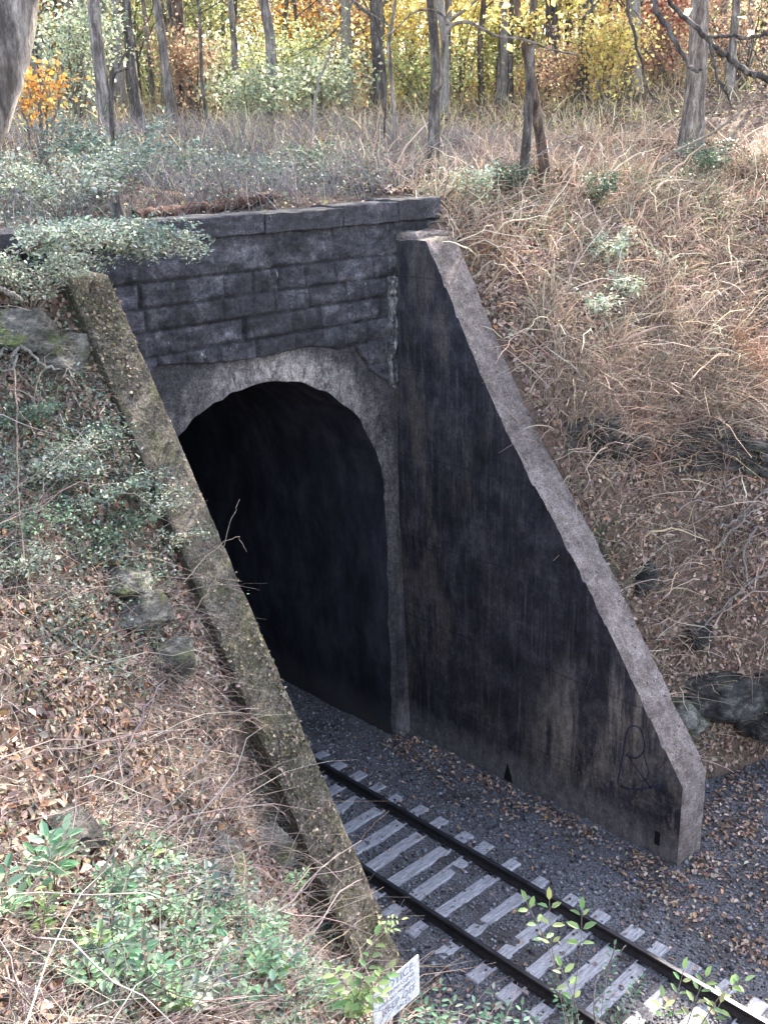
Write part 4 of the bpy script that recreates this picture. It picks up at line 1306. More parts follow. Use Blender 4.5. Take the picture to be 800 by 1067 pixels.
# understory bushes and saplings with coloured leaves
def bush(px, py, t, w, h, pal, label, cat='bush', name='bush', nleaf=1600, lsz=.13, group='autumn bushes under the trees', low=.0, stemmat='bark'):
    p = at(px, py, t)
    z = gz(p[0], p[1])
    e = empty(name, (p[0], p[1], z), label, cat, group)
    H_ = max(h, p[2] - z + h / 2)
    tips = []
    mb = MB()
    for i in range(9):
        a = rnd.uniform(0, 6.28); rr_ = w / 2 * rnd.uniform(.3, 1)
        top = np.array([p[0] + math.cos(a) * rr_, p[1] + math.sin(a) * rr_, z + H_ * rnd.uniform(.75, 1)])
        b0 = np.array([p[0] + rnd.uniform(-.1, .1), p[1] + rnd.uniform(-.1, .1), z - .1])
        mid = b0 * .5 + top * .5 + np.array([rnd.uniform(-.2, .2), rnd.uniform(-.2, .2), .15 * H_])
        P = jag([b0, mid, top], 12, .03)
        tube(mb, P, np.linspace(.02 + .006 * H_, .006, 12), 5, cap=False)
        zmin = max(low, (H_ - h) / H_)
        for q in P:
            if (q[2] - z) / H_ > zmin: tips.append(q)
        for j in range(5):
            q = P[rnd.randint(5, 11)]; q2 = q + np.array([rnd.uniform(-1, 1), rnd.uniform(-1, 1), rnd.uniform(-.2, .8)]) * w * .22
            tube(mb, [q, (q + q2) / 2 + .02, q2], [.01, .007, .003], 4, cap=False)
            if (q2[2] - z) / H_ > zmin: tips.append(q2); tips.append((q + q2) / 2)
    mb.build('stems', M[stemmat], e)
    tips = np.array(tips)
    mb = MB(); foliage(mb, tips, nleaf, w * (.085 if w < 2 else .17), lsz, CROWN[pal] if isinstance(pal, str) else pal); mb.build('leaves', M['autumn'] if isinstance(pal, str) else M['green'], e)
    return e


bl_ = [
    (425, 55, 41, 4.5, 4.0, 'yellow', 'bright yellow bush filling the gap left of the slender dark tree'),
    (478, 62, 43, 4.5, 4.5, 'yellow', 'golden yellow bush right behind the slender dark tree'),
    (480, 15, 50, 5, 4, 'yellow', 'yellow foliage high up, above the golden bush'),
    (395, 45, 52, 4, 4, 'orange', 'orange-yellow bush left of the bright yellow one'),
    (560, 45, 44, 4, 4, 'yellow', 'yellow bush behind the twin-stemmed tree'),
    (632, 70, 36, 2.6, 2.6, 'yellow', 'small lemon yellow bush left of the pale grey trunk'),
    (615, 30, 48, 4, 4, 'yellow', 'yellow foliage above the paired trunks'),
    (686, 22, 42, 3.4, 2.6, 'red', 'red-leaved bush left of the stout tree'),
    (672, 48, 45, 3, 2, 'red', 'pinkish red low bush beneath the red-leaved one'),
    (700, 105, 40, 4.5, 1.8, 'russet', 'low russet bush behind the stout tree'),
    (775, 90, 40, 4.5, 3.0, 'russet', 'russet bush at the far right of the wood'),
    (775, 30, 50, 5, 4, 'lime', 'yellow-green bush in the top right corner'),
    (735, 60, 52, 5, 4, 'lime', 'pale green foliage right of the stout tree'),
    (600, 100, 38, 3.5, 1.5, 'russet', 'low rusty bush right of the twin-stemmed tree'),
    (520, 85, 44, 4, 3, 'lime', 'pale lime bush between the thin reddish trunk and the twin-stemmed tree'),
    (445, 100, 38, 4, 1.8, 'lime', 'low lime bush at the foot of the yellow bushes'),
    (120, 35, 44, 4, 6, 'lime', 'lime green foliage behind the broad grey trunk'),
    (158, 60, 46, 3.5, 3.5, 'lime', 'lime green bush between the dark straight trunk and the red-brown one'),
    (222, 40, 44, 4, 4.5, 'lime', 'lime green foliage right of the red-brown trunk'),
    (238, 78, 40, 3, 2, 'lime', 'low yellow-green bush left of the straight grey trunk'),
    (306, 72, 38, 3, 2.5, 'lime', 'yellow-green bush right of the straight grey trunk'),
    (200, 75, 36, 2.2, 2.2, 'russet', 'pinkish rusty bush beside the red-brown trunk'),
    (308, 45, 46, 3.5, 3, 'orange', 'orange-pink foliage right of the straight grey trunk'),
    (355, 45, 48, 3.5, 4, 'russet', 'rusty pink foliage above the leaning pale sapling'),
    (60, 25, 44, 3.5, 4, 'orange', 'rusty foliage beside the big leaning trunk'),
    (75, 60, 32, 3, 2.8, 'green', 'blue-green bush behind the orange one at left'),
    (35, 35, 46, 4, 4, 'lime', 'yellow-green foliage just right of the big leaning trunk'),
    (270, 20, 55, 5, 5, 'russet', 'brownish foliage at the top, left of the straight grey trunk'),
    (335, 100, 36, 3, 1.4, 'green', 'low green bush at the crest above the coping'),
    (262, 105, 34, 3, 1.4, 'green', 'low green bush at the foot of the straight grey trunk'),
]
for px, py, t, w, h, pl, lb in bl_:
    bush(px, py, t, w, h, pl, lb, nleaf=2300, lsz=.17 if t > 40 else .13)
bush(36, 92, 22, 1.5, 1.1, 'orange', 'glowing orange-leaved bush beside the big leaning trunk', nleaf=520, lsz=.12)

# distant woods
mb = MB()
n = 95000
px = rng.uniform(-160, 960, n); t = rng.uniform(62, 112, n)
dx = np.stack([px * 0 + 0, px * 0], 1)
dirs = (R @ np.stack([px - PC[0], np.full(n, PC[1] - 100), np.full(n, -FPX)])).T
hd = dirs[:, :2] / np.linalg.norm(dirs[:, :2], axis=1)[:, None]
x = CAM[0] + hd[:, 0] * t; y = CAM[1] + hd[:, 1] * t
z = H(x, y) + rng.random(n) ** 1.1 * 20
cn = vn(x, z, 3.2, 151) * .6 + vn(y, z, 1.4, 152) * .4
k = vn(x + y, z, 2.2, 153) > .42
x, y, z, cn = x[k], y[k], z[k], cn[k]; n = len(x)
pals = [CROWN['green'], CROWN['lime'], CROWN['yellow'], CROWN['russet'], [(.3, .27, .24), (.24, .22, .2)]]
idx = np.clip(((vn(x, y, 9, 154) * .6 + cn * .6) * 5.2 - .6).astype(int), 0, 4)
cc = np.zeros((n, 3))
for i in range(5):
    q = idx == i; cc[q] = pick(pals[i], q.sum(), .2)
N = rng.normal(size=(n, 3)); N /= np.linalg.norm(N, axis=1)[:, None]
leaves(mb, np.c_[x, y, z], N, rng.uniform(.25, .6, n), cc, .7, .1, simple=True)
tag(mb.build('distant_woods', M['autumn']), 'far-off mass of yellow-green autumn woodland', 'woods', kind='stuff')


# ------------------------------------------------------------------ plants on the left bank and over the wall
def shrub(p, r, h, n, size, pal, label, name='shrub', cat='shrub', lean=(0, 0, 0), group='leafy shrubs on the left bank', nst=22, arch=.5, mat='green'):
    p = np.array(p, float)
    e = empty(name, p, label, cat, group)
    mb = MB(); tips = []
    for i in range(nst):
        a = rnd.uniform(0, 6.28)
        end = np.array([math.cos(a) * r * rnd.uniform(.4, 1) + lean[0], math.sin(a) * r * rnd.uniform(.4, 1) + lean[1], h * rnd.uniform(.5, 1) + lean[2]])
        P = jag([p + np.array([0, 0, -.05]), p + end * .5 + np.array([0, 0, arch * h * .4]), p + end], 12, .008)
        tube(mb, P, np.linspace(.008, .002, 12), 4, cap=False)
        tips += list(P[3:]) + list(P[6:])
    mb.build('stems', M['dryb'], e)
    mb = MB(); tips = np.array(tips)
    n = int(n * .75)
    q = tips[rng.integers(0, len(tips), n)] + rng.normal(size=(n, 3)) * size * .8
    N = np.array([[-.15, -.25, 1.]]) + rng.normal(size=(n, 3)) * .45; N /= np.linalg.norm(N, axis=1)[:, None]
    leaves(mb, q, N, rng.uniform(.45, 1.4, n) * size, pick(pal, n, .3), .5, .14)
    mb.build('leaves', M[mat], e)
    return e


M['dryb'] = noise_mat('twig_bark', [(.3, (.10, .08, .065)), (.7, (.28, .23, .19))], 30, 4, .9, .4, .005)
PALE = [(.34, .38, .31), (.27, .32, .25), (.42, .45, .38), (.2, .25, .18)]
YG = [(.24, .36, .13), (.3, .42, .18), (.18, .3, .12), (.38, .46, .2)]
sl = [
    # px, py, t, r, h, n, size, pal, lean, label
    (95, 262, 13.7, .8, .35, 2000, .06, PALE, (.55, -.45, -.35), 'pale-leaved shrub drooping over the left end of the coping and the wall top'),
    (25, 262, 12.9, .9, .5, 2200, .06, PALE, (.5, -.5, -.3), 'dense pale-leaved shrub at the left edge, covering the end of the coping'),
    (75, 248, 13.3, .9, .5, 2200, .058, BLUEPAL, (.4, -.5, -.35), 'dense blue-green shrub trailing down in front of the buried end of the coping'),
    (118, 245, 13.9, .75, .45, 1500, .055, BLUEPAL, (.3, -.5, -.45), 'blue-green shrub trailing over the coping above the top of the mossy wall'),
    (60, 295, 12.9, .6, .3, 1100, .052, PALE, (.3, -.2, -.2), 'pale sprigs sprawling over the head of the mossy wall'),
    (40, 255, 13.4, .8, .4, 900, .055, BLUEPAL, (.3, -.3, -.2), 'blue-green shrub at the left edge above the brown rock'),
    (135, 250, 14.2, .55, .3, 900, .055, PALE, (.25, -.5, -.45), 'small pale shrub hanging in front of the blackened masonry'),
    (70, 205, 15.5, .9, .5, 800, .06, BLUEPAL, (0, 0, 0), 'blue-green shrub behind the drooping pale one'),
    (20, 165, 14.8, .8, .6, 700, .06, GREENPAL, (0, 0, 0), 'green shrub under the big leaning trunk'),
    (110, 172, 18, 1.0, .7, 800, .07, BLUEPAL, (0, 0, 0), 'bushy blue-green shrub left of the fallen rotten log'),
    (200, 150, 21, 1.3, .8, 900, .08, BLUEPAL, (0, 0, 0), 'blue-green mound of shrub above the fallen rotten log'),
    (270, 158, 22, 1.3, .7, 800, .08, BLUEPAL, (0, 0, 0), 'low bluish shrub at the crest above the middle of the coping'),
    (340, 158, 23, 1.2, .6, 700, .08, GREENPAL, (0, 0, 0), 'low green shrub at the crest left of the very thin sapling'),
    (100, 330, None, .3, .2, 160, .05, GREENPAL, (.1, 0, -.1), 'small mossy green tuft against the back of the wall top'),
    (60, 490, None, .5, .3, 550, .05, PALE, (.1, -.1, 0), 'pale leafy shrub on the left bank under the curled root'),
    (15, 455, None, .55, .35, 1100, .05, GREENPAL, (.1, -.1, 0), 'green-leaved shrub at the left edge just below the curled root'),
    (65, 515, None, .5, .4, 1200, .052, BLUEPAL, (.1, -.1, 0), 'tall blue-green shrub beside the hanging vine, in the thick of the patch'),
    (115, 575, None, .5, .35, 1000, .048, GREENPAL, (.15, -.1, 0), 'dull green shrub right above the flat mossy slab'),
    (20, 605, None, .45, .3, 800, .045, PALE, (.1, -.1, 0), 'pale shrub at the left edge, lowest of the leafy patch'),
    (15, 225, 13.9, 1.1, .9, 2600, .06, PALE, (.3, -.2, 0), 'tall pale-leaved thicket at the left edge under the leaning trunk'),
    (80, 225, 14.6, 1.0, .8, 2200, .06, BLUEPAL, (.3, -.2, -.1), 'tall blue-green thicket standing on the buried end of the coping'),
    (60, 180, 17, 1.5, 1.0, 2200, .075, PALE, (0, 0, 0), 'broad grey-green thicket behind the left end of the coping'),
    (130, 150, 20, 1.6, 1.3, 2200, .085, BLUEPAL, (0, 0, 0), 'tall bluish thicket in front of the broad grey trunk'),
    (100, 470, None, .5, .35, 900, .05, BLUEPAL, (.15, -.1, 0), 'blue-green shrub on the left bank below the curled root, nearest the wall'),
    (30, 510, None, .6, .35, 1100, .052, PALE, (.1, -.1, 0), 'dense pale shrub at the left edge beside the hanging vine'),
    (80, 545, None, .55, .35, 1100, .05, BLUEPAL, (.15, -.1, 0), 'dense blue-green shrub in the middle of the left bank'),
    (150, 545, None, .45, .3, 800, .048, PALE, (.25, -.1, .05), 'silvery-leaved shrub leaning on the mossy wall'),
    (130, 520, None, .55, .3, 650, .05, BLUEPAL, (.15, -.1, 0), 'blue-green shrub on the left bank just behind the wing wall'),
    (30, 560, None, .5, .3, 500, .045, FG, (.1, 0, 0), 'green leafy shrub at the left edge halfway down'),
    (175, 575, None, .4, .25, 360, .045, PALE, (.2, -.1, 0), 'pale sprig-leaved shrub spilling on the mossy wall'),
    (95, 590, None, .4, .25, 350, .045, GREENPAL, (0, 0, 0), 'green shrub above the flat mossy slab'),
    (245, 690, None, .32, .22, 300, .042, [(.1, .2, .17), (.14, .25, .22), (.2, .3, .26)], (.28, -.1, .12), 'teal-leaved shrub hanging over the middle of the mossy wall'),
    (335, 880, None, .3, .2, 120, .04, PALE, (.15, -.05, .1), 'thin sprawling shrub on the lower mossy wall'),
    (220, 640, None, .35, .25, 120, .04, BLUEPAL, (.1, 0, 0), 'sparse bluish shrub beside the blocky mossy rock'),
]
for px, py, t, r, h, n, sz, pl, ln, lb in sl:
    if t is None: p = hit(px, py)
    else:
        p = at(px, py, t); p[2] = gz(p[0], p[1])
        if px < 160 and py > 230: p = at(px, py - 8, t); p[2] = max(p[2] - .1, 9.9)
    shrub(p, r, h, n, sz, pl, lb, lean=ln)


# broad-leaved seedlings in the foreground: leaves in pairs along arching stems
def seedling(name, label, base, tops, size, pal, group, npairs=7, r=.005, asp=.5, mat='green', bare=.3, tri=False):
    base = np.array(base, float)
    e = empty(name, base, label, 'plant', group)
    ms = MB(); ml = MB()
    for top, via in tops:
        P = smoothpath([base + np.array([0, 0, -.04])] + list(via) + [top], 24)
        tube(ms, P, np.linspace(r, r * .4, 24), 5)
        for k in range(npairs):
            f = bare + (1 - bare) * (k + .5) / npairs
            i = min(22, int(f * 23)); q = P[i]; T = P[i + 1] - P[i]; T /= np.linalg.norm(T)
            side = np.cross(T, [0, 0, 1.]); side /= np.linalg.norm(side) + 1e-9
            for s in (-1, 1):
                D = side * s * (.9 + rnd.uniform(-.2, .2)) + T * rnd.uniform(.2, .6) + np.array([rnd.uniform(-.25, .25), rnd.uniform(-.25, .25), rnd.uniform(-.25, .1)])
                D /= np.linalg.norm(D)
                N = np.array([rnd.uniform(-.3, .2), rnd.uniform(-.45, .1), 1.0]); N -= D * N.dot(D); N /= np.linalg.norm(N)
                leaves(ml, (q + D * .012)[None], N[None], np.array([size * rnd.uniform(.7, 1.2)]), pick(pal, 1, .15), asp, .12, D[None])
        D = P[-1] - P[-3]; D /= np.linalg.norm(D); N = np.cross(np.cross(D, [0, 0, 1]), D); N /= np.linalg.norm(N)
        leaves(ml, P[-1:], N[None], np.array([size]), pick(pal, 1, .1), asp, .12, D[None])
    ms.build('stem', M['dryb'], e); ml.build('leaves', M[mat], e)
    return e


def ground_below(px, py, t, dy=0):
    p = at(px, py, t); return np.array([p[0], p[1], gz(p[0], p[1])])


GS = 'seedlings in the foreground'


def seed_px(label, bpx, tops, t, size, pal, npairs=6, asp=.5, bare=.3, r=.005, base=None):
    t = t - .28; size = size * 1.3
    b = hit(*bpx) if base is None else base
    tt = []
    for tp in tops:
        pts = [at(a_[0], a_[1], t + (a_[2] if len(a_) > 2 else 0)) for a_ in tp]
        tt.append((pts[-1], pts[:-1]))
    return seedling('seedling', label, b, tt, size, pal, GS, npairs, r, asp, 'green', bare)


bA = hit(330, 1067)
tA = np.linalg.norm(bA - CAM)
seed_px('broad-leaved yellow-green seedling beside the white sign', (350, 1085), [[(372, 1040), (392, 975)], [(370, 1045), (345, 1010)], [(378, 1040), (405, 1010)], [(372, 1050), (398, 1035)], [(380, 1050), (352, 1040)]], tA - .3, .07, YG, 7, .6, .35)
seed_px('leafy green seedling on the lower left bank, left of the one by the sign', (250, 1067), [[(255, 1040), (268, 1005)], [(250, 1040), (235, 1010)], [(262, 1045), (290, 1020)]], np.linalg.norm(hit(255, 1050) - CAM) - .1, .07, FG, 6, .55, .2)
seed_px('green seedling with upright sprigs in the middle of the lower bank', (150, 1050), [[(152, 1020), (150, 980)], [(155, 1025), (172, 1000)], [(148, 1025), (128, 995)]], np.linalg.norm(hit(150, 1050) - CAM) - .05, .055, FG, 7, .5, .2)
seed_px('bright green seedling with large paired leaves near the left edge', (58, 930), [[(55, 905), (48, 872)], [(58, 905), (68, 866)], [(52, 912), (36, 890)], [(60, 915), (62, 890)]], np.linalg.norm(hit(55, 930) - CAM) - .15, .085, FG, 4, .55, .45)
seed_px('green seedling cut by the left edge', (5, 960), [[(2, 940), (8, 905)], [(2, 945), (-12, 925)], [(8, 948), (18, 935)]], np.linalg.norm(hit(5, 960) - CAM) - .1, .075, FG, 5, .55, .2)
seed_px('yellowing feathery seedling below the bright paired leaves', (45, 975), [[(40, 955), (32, 925)], [(46, 955), (52, 930)]], np.linalg.norm(hit(45, 975) - CAM) - .05, .05, YG, 8, .35, .1)
seed_px('small yellow-green seedling low on the bank', (100, 1000), [[(102, 985), (105, 970)], [(98, 985), (90, 975)]], np.linalg.norm(hit(100, 1000) - CAM) - .05, .05, YG, 4, .5, .2)
seed_px('blue-green seedling beside the dark stone', (225, 960), [[(222, 935), (216, 905)], [(228, 940), (240, 915)], [(220, 940), (204, 920)]], np.linalg.norm(hit(225, 960) - CAM) - .05, .06, BLUEPAL, 6, .5, .2)
seed_px('thin green seedling right of the small mossy rock', (262, 935), [[(258, 915), (255, 895)]], np.linalg.norm(hit(262, 935) - CAM) - .05, .055, FG, 4, .5, .3)
seed_px('small pale seedling at the foot of the mossy wall', (350, 1000), [[(350, 985), (348, 968)]], np.linalg.norm(hit(350, 1000) - CAM) - .05, .06, FG, 3, .5, .4)
for q_ in range(58):
    bx_, by_ = rnd.uniform(95, 350), rnd.uniform(905, 1062)
    if bx_ > 180 and by_ < 925: by_ += 60
    seed_px('low green seedling among the dry stems of the lower left bank', (bx_, by_), [[(bx_ + dx_ * .4, by_ - 16), (bx_ + dx_, by_ - dy_)] for dx_, dy_ in ((rnd.uniform(-24, -8), rnd.uniform(14, 36)), (rnd.uniform(-5, 6), rnd.uniform(22, 42)), (rnd.uniform(9, 26), rnd.uniform(12, 34)))],
            np.linalg.norm(hit(bx_, by_) - CAM), rnd.uniform(.038, .06), rnd.choice([FG, FG, BLUEPAL, FG + YG[:1], PALE]), 7, .52, .12)
for nm, b_ in (('sprig-leaved green plant at the foot of the wall, left of the sign', (310, 1010)), ('low sprig-leaved plant under the arching cane', (290, 985))):
    seed_px(nm, b_, [[(b_[0] - 3, b_[1] - 15), (b_[0] - 10, b_[1] - 34)], [(b_[0] + 3, b_[1] - 15), (b_[0] + 12, b_[1] - 30)]], np.linalg.norm(hit(*b_) - CAM) - .05, .05, FG, 6, .5, .2)
# saplings rising from the bank below the frame, right of the sign
tB = 7.6
bB = np.array([*(at(560, 1250, 6.6)[:2]), 0]); bB[2] = gz(bB[0], bB[1])
seedling('seedling', 'tall thin sapling with lemon-green leaves rising in front of the rails', bB,
         [(at(548, 940, tB), [at(590, 1120, tB - .2), at(584, 1040, tB), at(570, 985, tB)]),
          (at(572, 938, tB), [at(592, 1120, tB - .2), at(588, 1050, tB), at(575, 990, tB)]),
          (at(606, 948, tB), [at(592, 1120, tB - .2), at(596, 1050, tB), at(604, 990, tB)]),
          (at(584, 1008, tB), [at(592, 1120, tB - .2), at(602, 1060, tB)])], .088, YG, GS, 3, .005, .5, 'green', .76)
seedling('seedling', 'fern-like sapling with many small paired leaflets at the bottom right', bB + np.array([.1, .0, 0]),
         [(at(640, 985, tB), [at(620, 1100, tB), at(628, 1040, tB)]), (at(590, 1045, tB), [at(612, 1100, tB), at(602, 1070, tB)]),
          (at(668, 1020, tB), [at(625, 1100, tB), at(650, 1050, tB)]), (at(575, 1020, tB), [at(600, 1110, tB), at(590, 1060, tB)])], .042, [(.12, .22, .13), (.16, .27, .17), (.1, .18, .12)], GS, 13, .004, .5, 'green', .5)
seedling('seedling', 'leafy yellow-green sapling at the bottom right corner', bB + np.array([.35, -.1, 0]),
         [(at(775, 1022, tB), [at(700, 1120, tB), at(735, 1060, tB), at(755, 1032, tB)]), (at(735, 1018, tB), [at(700, 1120, tB), at(715, 1070, tB), at(725, 1040, tB)]),
          (at(712, 1010, tB), [at(700, 1120, tB), at(700, 1060, tB)]), (at(690, 1040, tB), [at(700, 1120, tB), at(695, 1080, tB)]),
          (at(750, 1045, tB), [at(705, 1120, tB), at(735, 1075, tB)])], .08, YG, GS, 4, .006, .48, 'green', .55)
for lb, pp in (('low green plant right of the sign at the bottom edge', (455, 1040)), ('leafy green plant at the bottom edge between the sign and the tall sapling', (510, 1045)), ('feathery green plant at the bottom edge, nearest the left rail', (540, 1062)), ('small leafy plant just right of the white sign', (440, 1062))):
    t_ = 8.3; b2 = ground_below(pp[0], pp[1] + 60, t_)
    seedling('seedling', lb, b2, [(at(pp[0] + a_, pp[1] + c_, t_), [at(pp[0] + a_ * .3, pp[1] + 60, t_)]) for a_, c_ in ((-16, 0), (4, -14), (18, 4), (-4, 14), (12, 20))], .055, FG + PALE[:1], GS, 8, .004, .5, 'green', .45)
seed_px('sprig of yellow-green leaves hanging at the lower end of the mossy wall', (300, 975), [[(330, 958), (380, 958), (418, 958)], [(335, 960), (385, 960), (410, 968)]], np.linalg.norm(hit(330, 985) - CAM) + .4, .07, YG, 4, .5, .8, .004)
mb = MB()
tube(mb, jag([bB + np.array([.15, 0, -.05]), at(617, 1100, tB), at(618, 1050, tB), at(622, 1020, tB), at(640, 1000, tB), at(652, 985, tB)], 28, .006), np.linspace(.008, .003, 28), 5)
tube(mb, jag([at(622, 1020, tB), at(632, 1010, tB), at(640, 985, tB)], 12, .004), np.linspace(.006, .003, 12), 5)
tube(mb, jag([at(618, 1050, tB), at(630, 1030, tB), at(633, 1012, tB)], 12, .004), np.linspace(.006, .002, 12), 5)
tag(mb.build('dead_twig', M['barkp'], None), 'bare pale forked twig standing between the saplings at the bottom right', 'twig')

# canes, roots and sticks on the left bank
def onbank(pts, lift=.06):
    out = []
    for p_ in pts:
        h_ = hit(p_[0], p_[1]); l = p_[2] if len(p_) > 2 else lift
        out.append(h_ - ray(p_[0], p_[1]) * l)
    return out


GC = 'canes and roots on the left bank'
stick('curled_root', 'pale curled root looping above the grey rock shelf at the left edge', onbank([(-6, 382, .2), (6, 366, .25), (18, 374, .3), (14, 386, .25), (2, 388, .2)], .2), .022, .016, 'barkp', 'root', GC)
stick('curled_root', 'pale bent root arching from the grey rock shelf toward the wall', onbank([(12, 376, .3), (20, 365, .35), (30, 366, .35), (42, 380, .3), (54, 389, .2), (66, 391, .1)], .2), .024, .014, 'barkp', 'root', GC)
stick('broken_branch', 'pale broken branch end at the left edge above the brown rock', onbank([(-8, 304, .3), (6, 307, .35), (18, 312, .35), (24, 318, .3)], .2), .04, .03, 'barkp', 'branch', GC)
stick('hanging_vine', 'thin straight vine hanging down at the left edge below the curled root', onbank([(15, 385, .35), (18, 430, .4), (19, 500, .4), (24, 570, .4), (36, 635, .3), (52, 668, .2)], .2), .014, .011, 'dryb', 'vine', GC)
stick('fallen_stick', 'long straight grey stick slanting down to the right on the left bank', onbank([(48, 656, .12), (90, 680, .14), (130, 703, .14), (170, 722, .1)], .1), .012, .008, 'barkp', 'stick', GC)
stick('bramble_cane', 'long arching cane curving across the foot of the mossy wall', onbank([(180, 968, .1), (230, 962, .2), (285, 958, .3), (318, 966, .3), (345, 958, .5)], .3) + [at(372, 947, np.linalg.norm(hit(345, 958) - CAM) - .2), at(400, 944, np.linalg.norm(hit(345, 958) - CAM) - .1)], .008, .004, 'dryb', 'cane', GC)
q = hit(350, 985); tq = np.linalg.norm(q - CAM)
stick('bramble_cane', 'thin upright cane standing in front of the lower mossy wall', [q, at(356, 950, tq - .2), at(362, 915, tq - .3), at(370, 885, tq - .3), at(386, 862, tq - .3), at(405, 845, tq - .3)], .006, .003, 'dryb', 'cane', GC)
q = hit(150, 660); tq = np.linalg.norm(q - CAM)
stick('bramble_cane', 'arching cane rising over the mossy wall toward the tunnel mouth', [q, at(190, 610, tq - .3), at(215, 580, tq), at(245, 560, tq + .2), at(257, 575, tq + .3)], .008, .003, 'dryb', 'cane', GC)
q = hit(150, 700); tq = np.linalg.norm(q - CAM)
stick('bramble_cane', 'forked bare cane leaning across the middle of the mossy wall', [q, at(200, 640, tq - .3), at(225, 600, tq - .1), at(240, 545, tq), at(250, 520, tq + .1)], .008, .003, 'dryb', 'cane', GC)
# pale knobbly fungus stick
q = hit(172, 905); tq = np.linalg.norm(q - CAM)
e = empty('fungus_stick', q, 'short stick with a row of white bracket fungi, among the seedlings', 'fungus')
mb = MB(); tube(mb, [at(163, 912, tq - .08), at(178, 901, tq - .1), at(197, 888, tq - .1)], [.012, .01, .007], 6); mb.build('stick', M['dryb'], e)
for i in range(9):
    c_ = at(170 + i * 2.9, 908 - i * 2.1, tq - .11)
    bm = bmesh.new(); bmesh.ops.create_icosphere(bm, subdivisions=2, radius=.017 * rnd.uniform(.8, 1.2))
    for v in bm.verts: v.co = Vector((v.co.x * 1.1, v.co.y, v.co.z * .6)) * (1 + .2 * mnoise.noise(v.co * 60)) + Vector(c_)
    bm_obj('bracket_fungus', bm, M['signw'], e, smooth=True)

# rotten log and stump behind the coping
p0 = at(140, 206, (1.0 - CAM[1]) / ray(140, 206)[1]); p1 = at(285, 204, (1.15 - CAM[1]) / ray(285, 204)[1])
p0[2] = gz(p0[0], p0[1]) + .13; p1[2] = gz(p1[0], p1[1]) + .03
mb = MB(); tube(mb, jag([p0, (p0 * .66 + p1 * .34), (p0 * .33 + p1 * .67), p1], 40, .012), np.interp(np.linspace(0, 1, 40), [0, .3, 1], [.13, .12, .06]), 16, rough=.3)
tag(mb.build('rotten_log', M['log']), 'red-brown rotten log lying behind the stone coping', 'log')
p = at(183, 222, 14.6); p[1] = .35; p[2] = 9.98
e = empty('tree_stump', p, 'small dark broken stump standing on the coping', 'stump')
mb = MB(); tube(mb, [p + np.array([0, 0, -.1]), p + np.array([.01, 0, .1]), p + np.array([.0, .02, .26])], [.12, .1, .085], 12, rough=.3); mb.build('stump_wood', M['barkd'], e)
mb = MB()
for a_ in range(6):
    q = p + np.array([rnd.uniform(-.07, .07), rnd.uniform(-.07, .07), .2]); tube(mb, [q, q + np.array([rnd.uniform(-.03, .03), 0, rnd.uniform(.1, .22)])], [.02, .004], 4)
mb.build('splinters', M['barkd'], e)

# tufts of tall dry grass on the right bank
def tuft(px, py, label, n=110, h=.9, pal=None, r=.2):
    p = hit(px, py); n = n * 2; h = h * 1.15; r = min(r, .24)
    mb = MB()
    B = p + rng.normal(size=(n, 3)) * np.array([r, r, .0]); B[:, 2] = H(B[:, 0], B[:, 1]) - .02
    D = rng.normal(size=(n, 3)) * .28 + np.array([[-.05, -.1, 1]]); D /= np.linalg.norm(D, axis=1)[:, None]
    L = rng.uniform(.5, 1, n) * h
    bend = np.c_[D[:, 0] * 1.1 - .1, D[:, 1] * 1.1 - .12, -.6 * np.ones(n)] * L[:, None] * rng.uniform(.3, 1.3, (n, 1))
    stems(mb, B, D, L, bend, np.exp(rng.normal(size=n) * .4) * .0062, pick(pal or [(.54, .43, .33), (.44, .34, .26), (.64, .54, .43), (.3, .22, .17)], n, .2), 5)
    o = mb.build('grass_tuft', M['dry']); tag(o, label, 'grass', 'tall dry grass tufts on the right bank')


tuft(566, 330, 'tall straw-coloured tuft beside the upper wing wall')
tuft(590, 380, 'tall tan grass tuft below the straw-coloured one, above the first dark rock', 120, 1.0)
tuft(612, 440, 'arching tan tuft hanging over the dark rock nearest the wall', 120, .9)
tuft(668, 455, 'reddish-tan tuft between the dark rock faces', 120, .9, [(.34, .2, .14), (.4, .26, .2)])
tuft(748, 430, 'pale tuft above the cracked rock face', 120, 1.0)
tuft(700, 350, 'pale straw tuft in the middle of the upper right bank', 120, 1.0)
tuft(650, 380, 'brown tuft left of the pale straw tuft', 110, .9)
tuft(780, 380, 'reddish tuft at the right edge of the upper bank', 120, 1.0, [(.36, .2, .13), (.42, .28, .2)])
tuft(620, 545, 'greyish tuft on the leafy shelf beside the wing wall', 90, .7, [(.3, .27, .23), (.25, .2, .17)])
tuft(690, 620, 'grey-tan tuft above the overhanging ledge', 90, .7, [(.3, .27, .23), (.36, .31, .26)])
tuft(760, 580, 'pale wiry tuft among the fallen twigs', 100, .8, [(.42, .38, .33), (.34, .3, .25)])
for k_, px_ in enumerate((585, 604, 622, 640, 657, 672, 690, 706, 722, 738, 754, 770, 786)):
    tuft(px_, 424 + (k_ * 7) % 14, 'dry grass tuft hanging over the band of dark rocks on the right bank', 75, 1.05, [(.4, .31, .24), (.3, .23, .19), (.5, .4, .32)], .3)
tuft(505, 262, 'rusty tuft just behind the top of the wing wall', 90, .6, [(.36, .22, .14), (.3, .18, .12)])
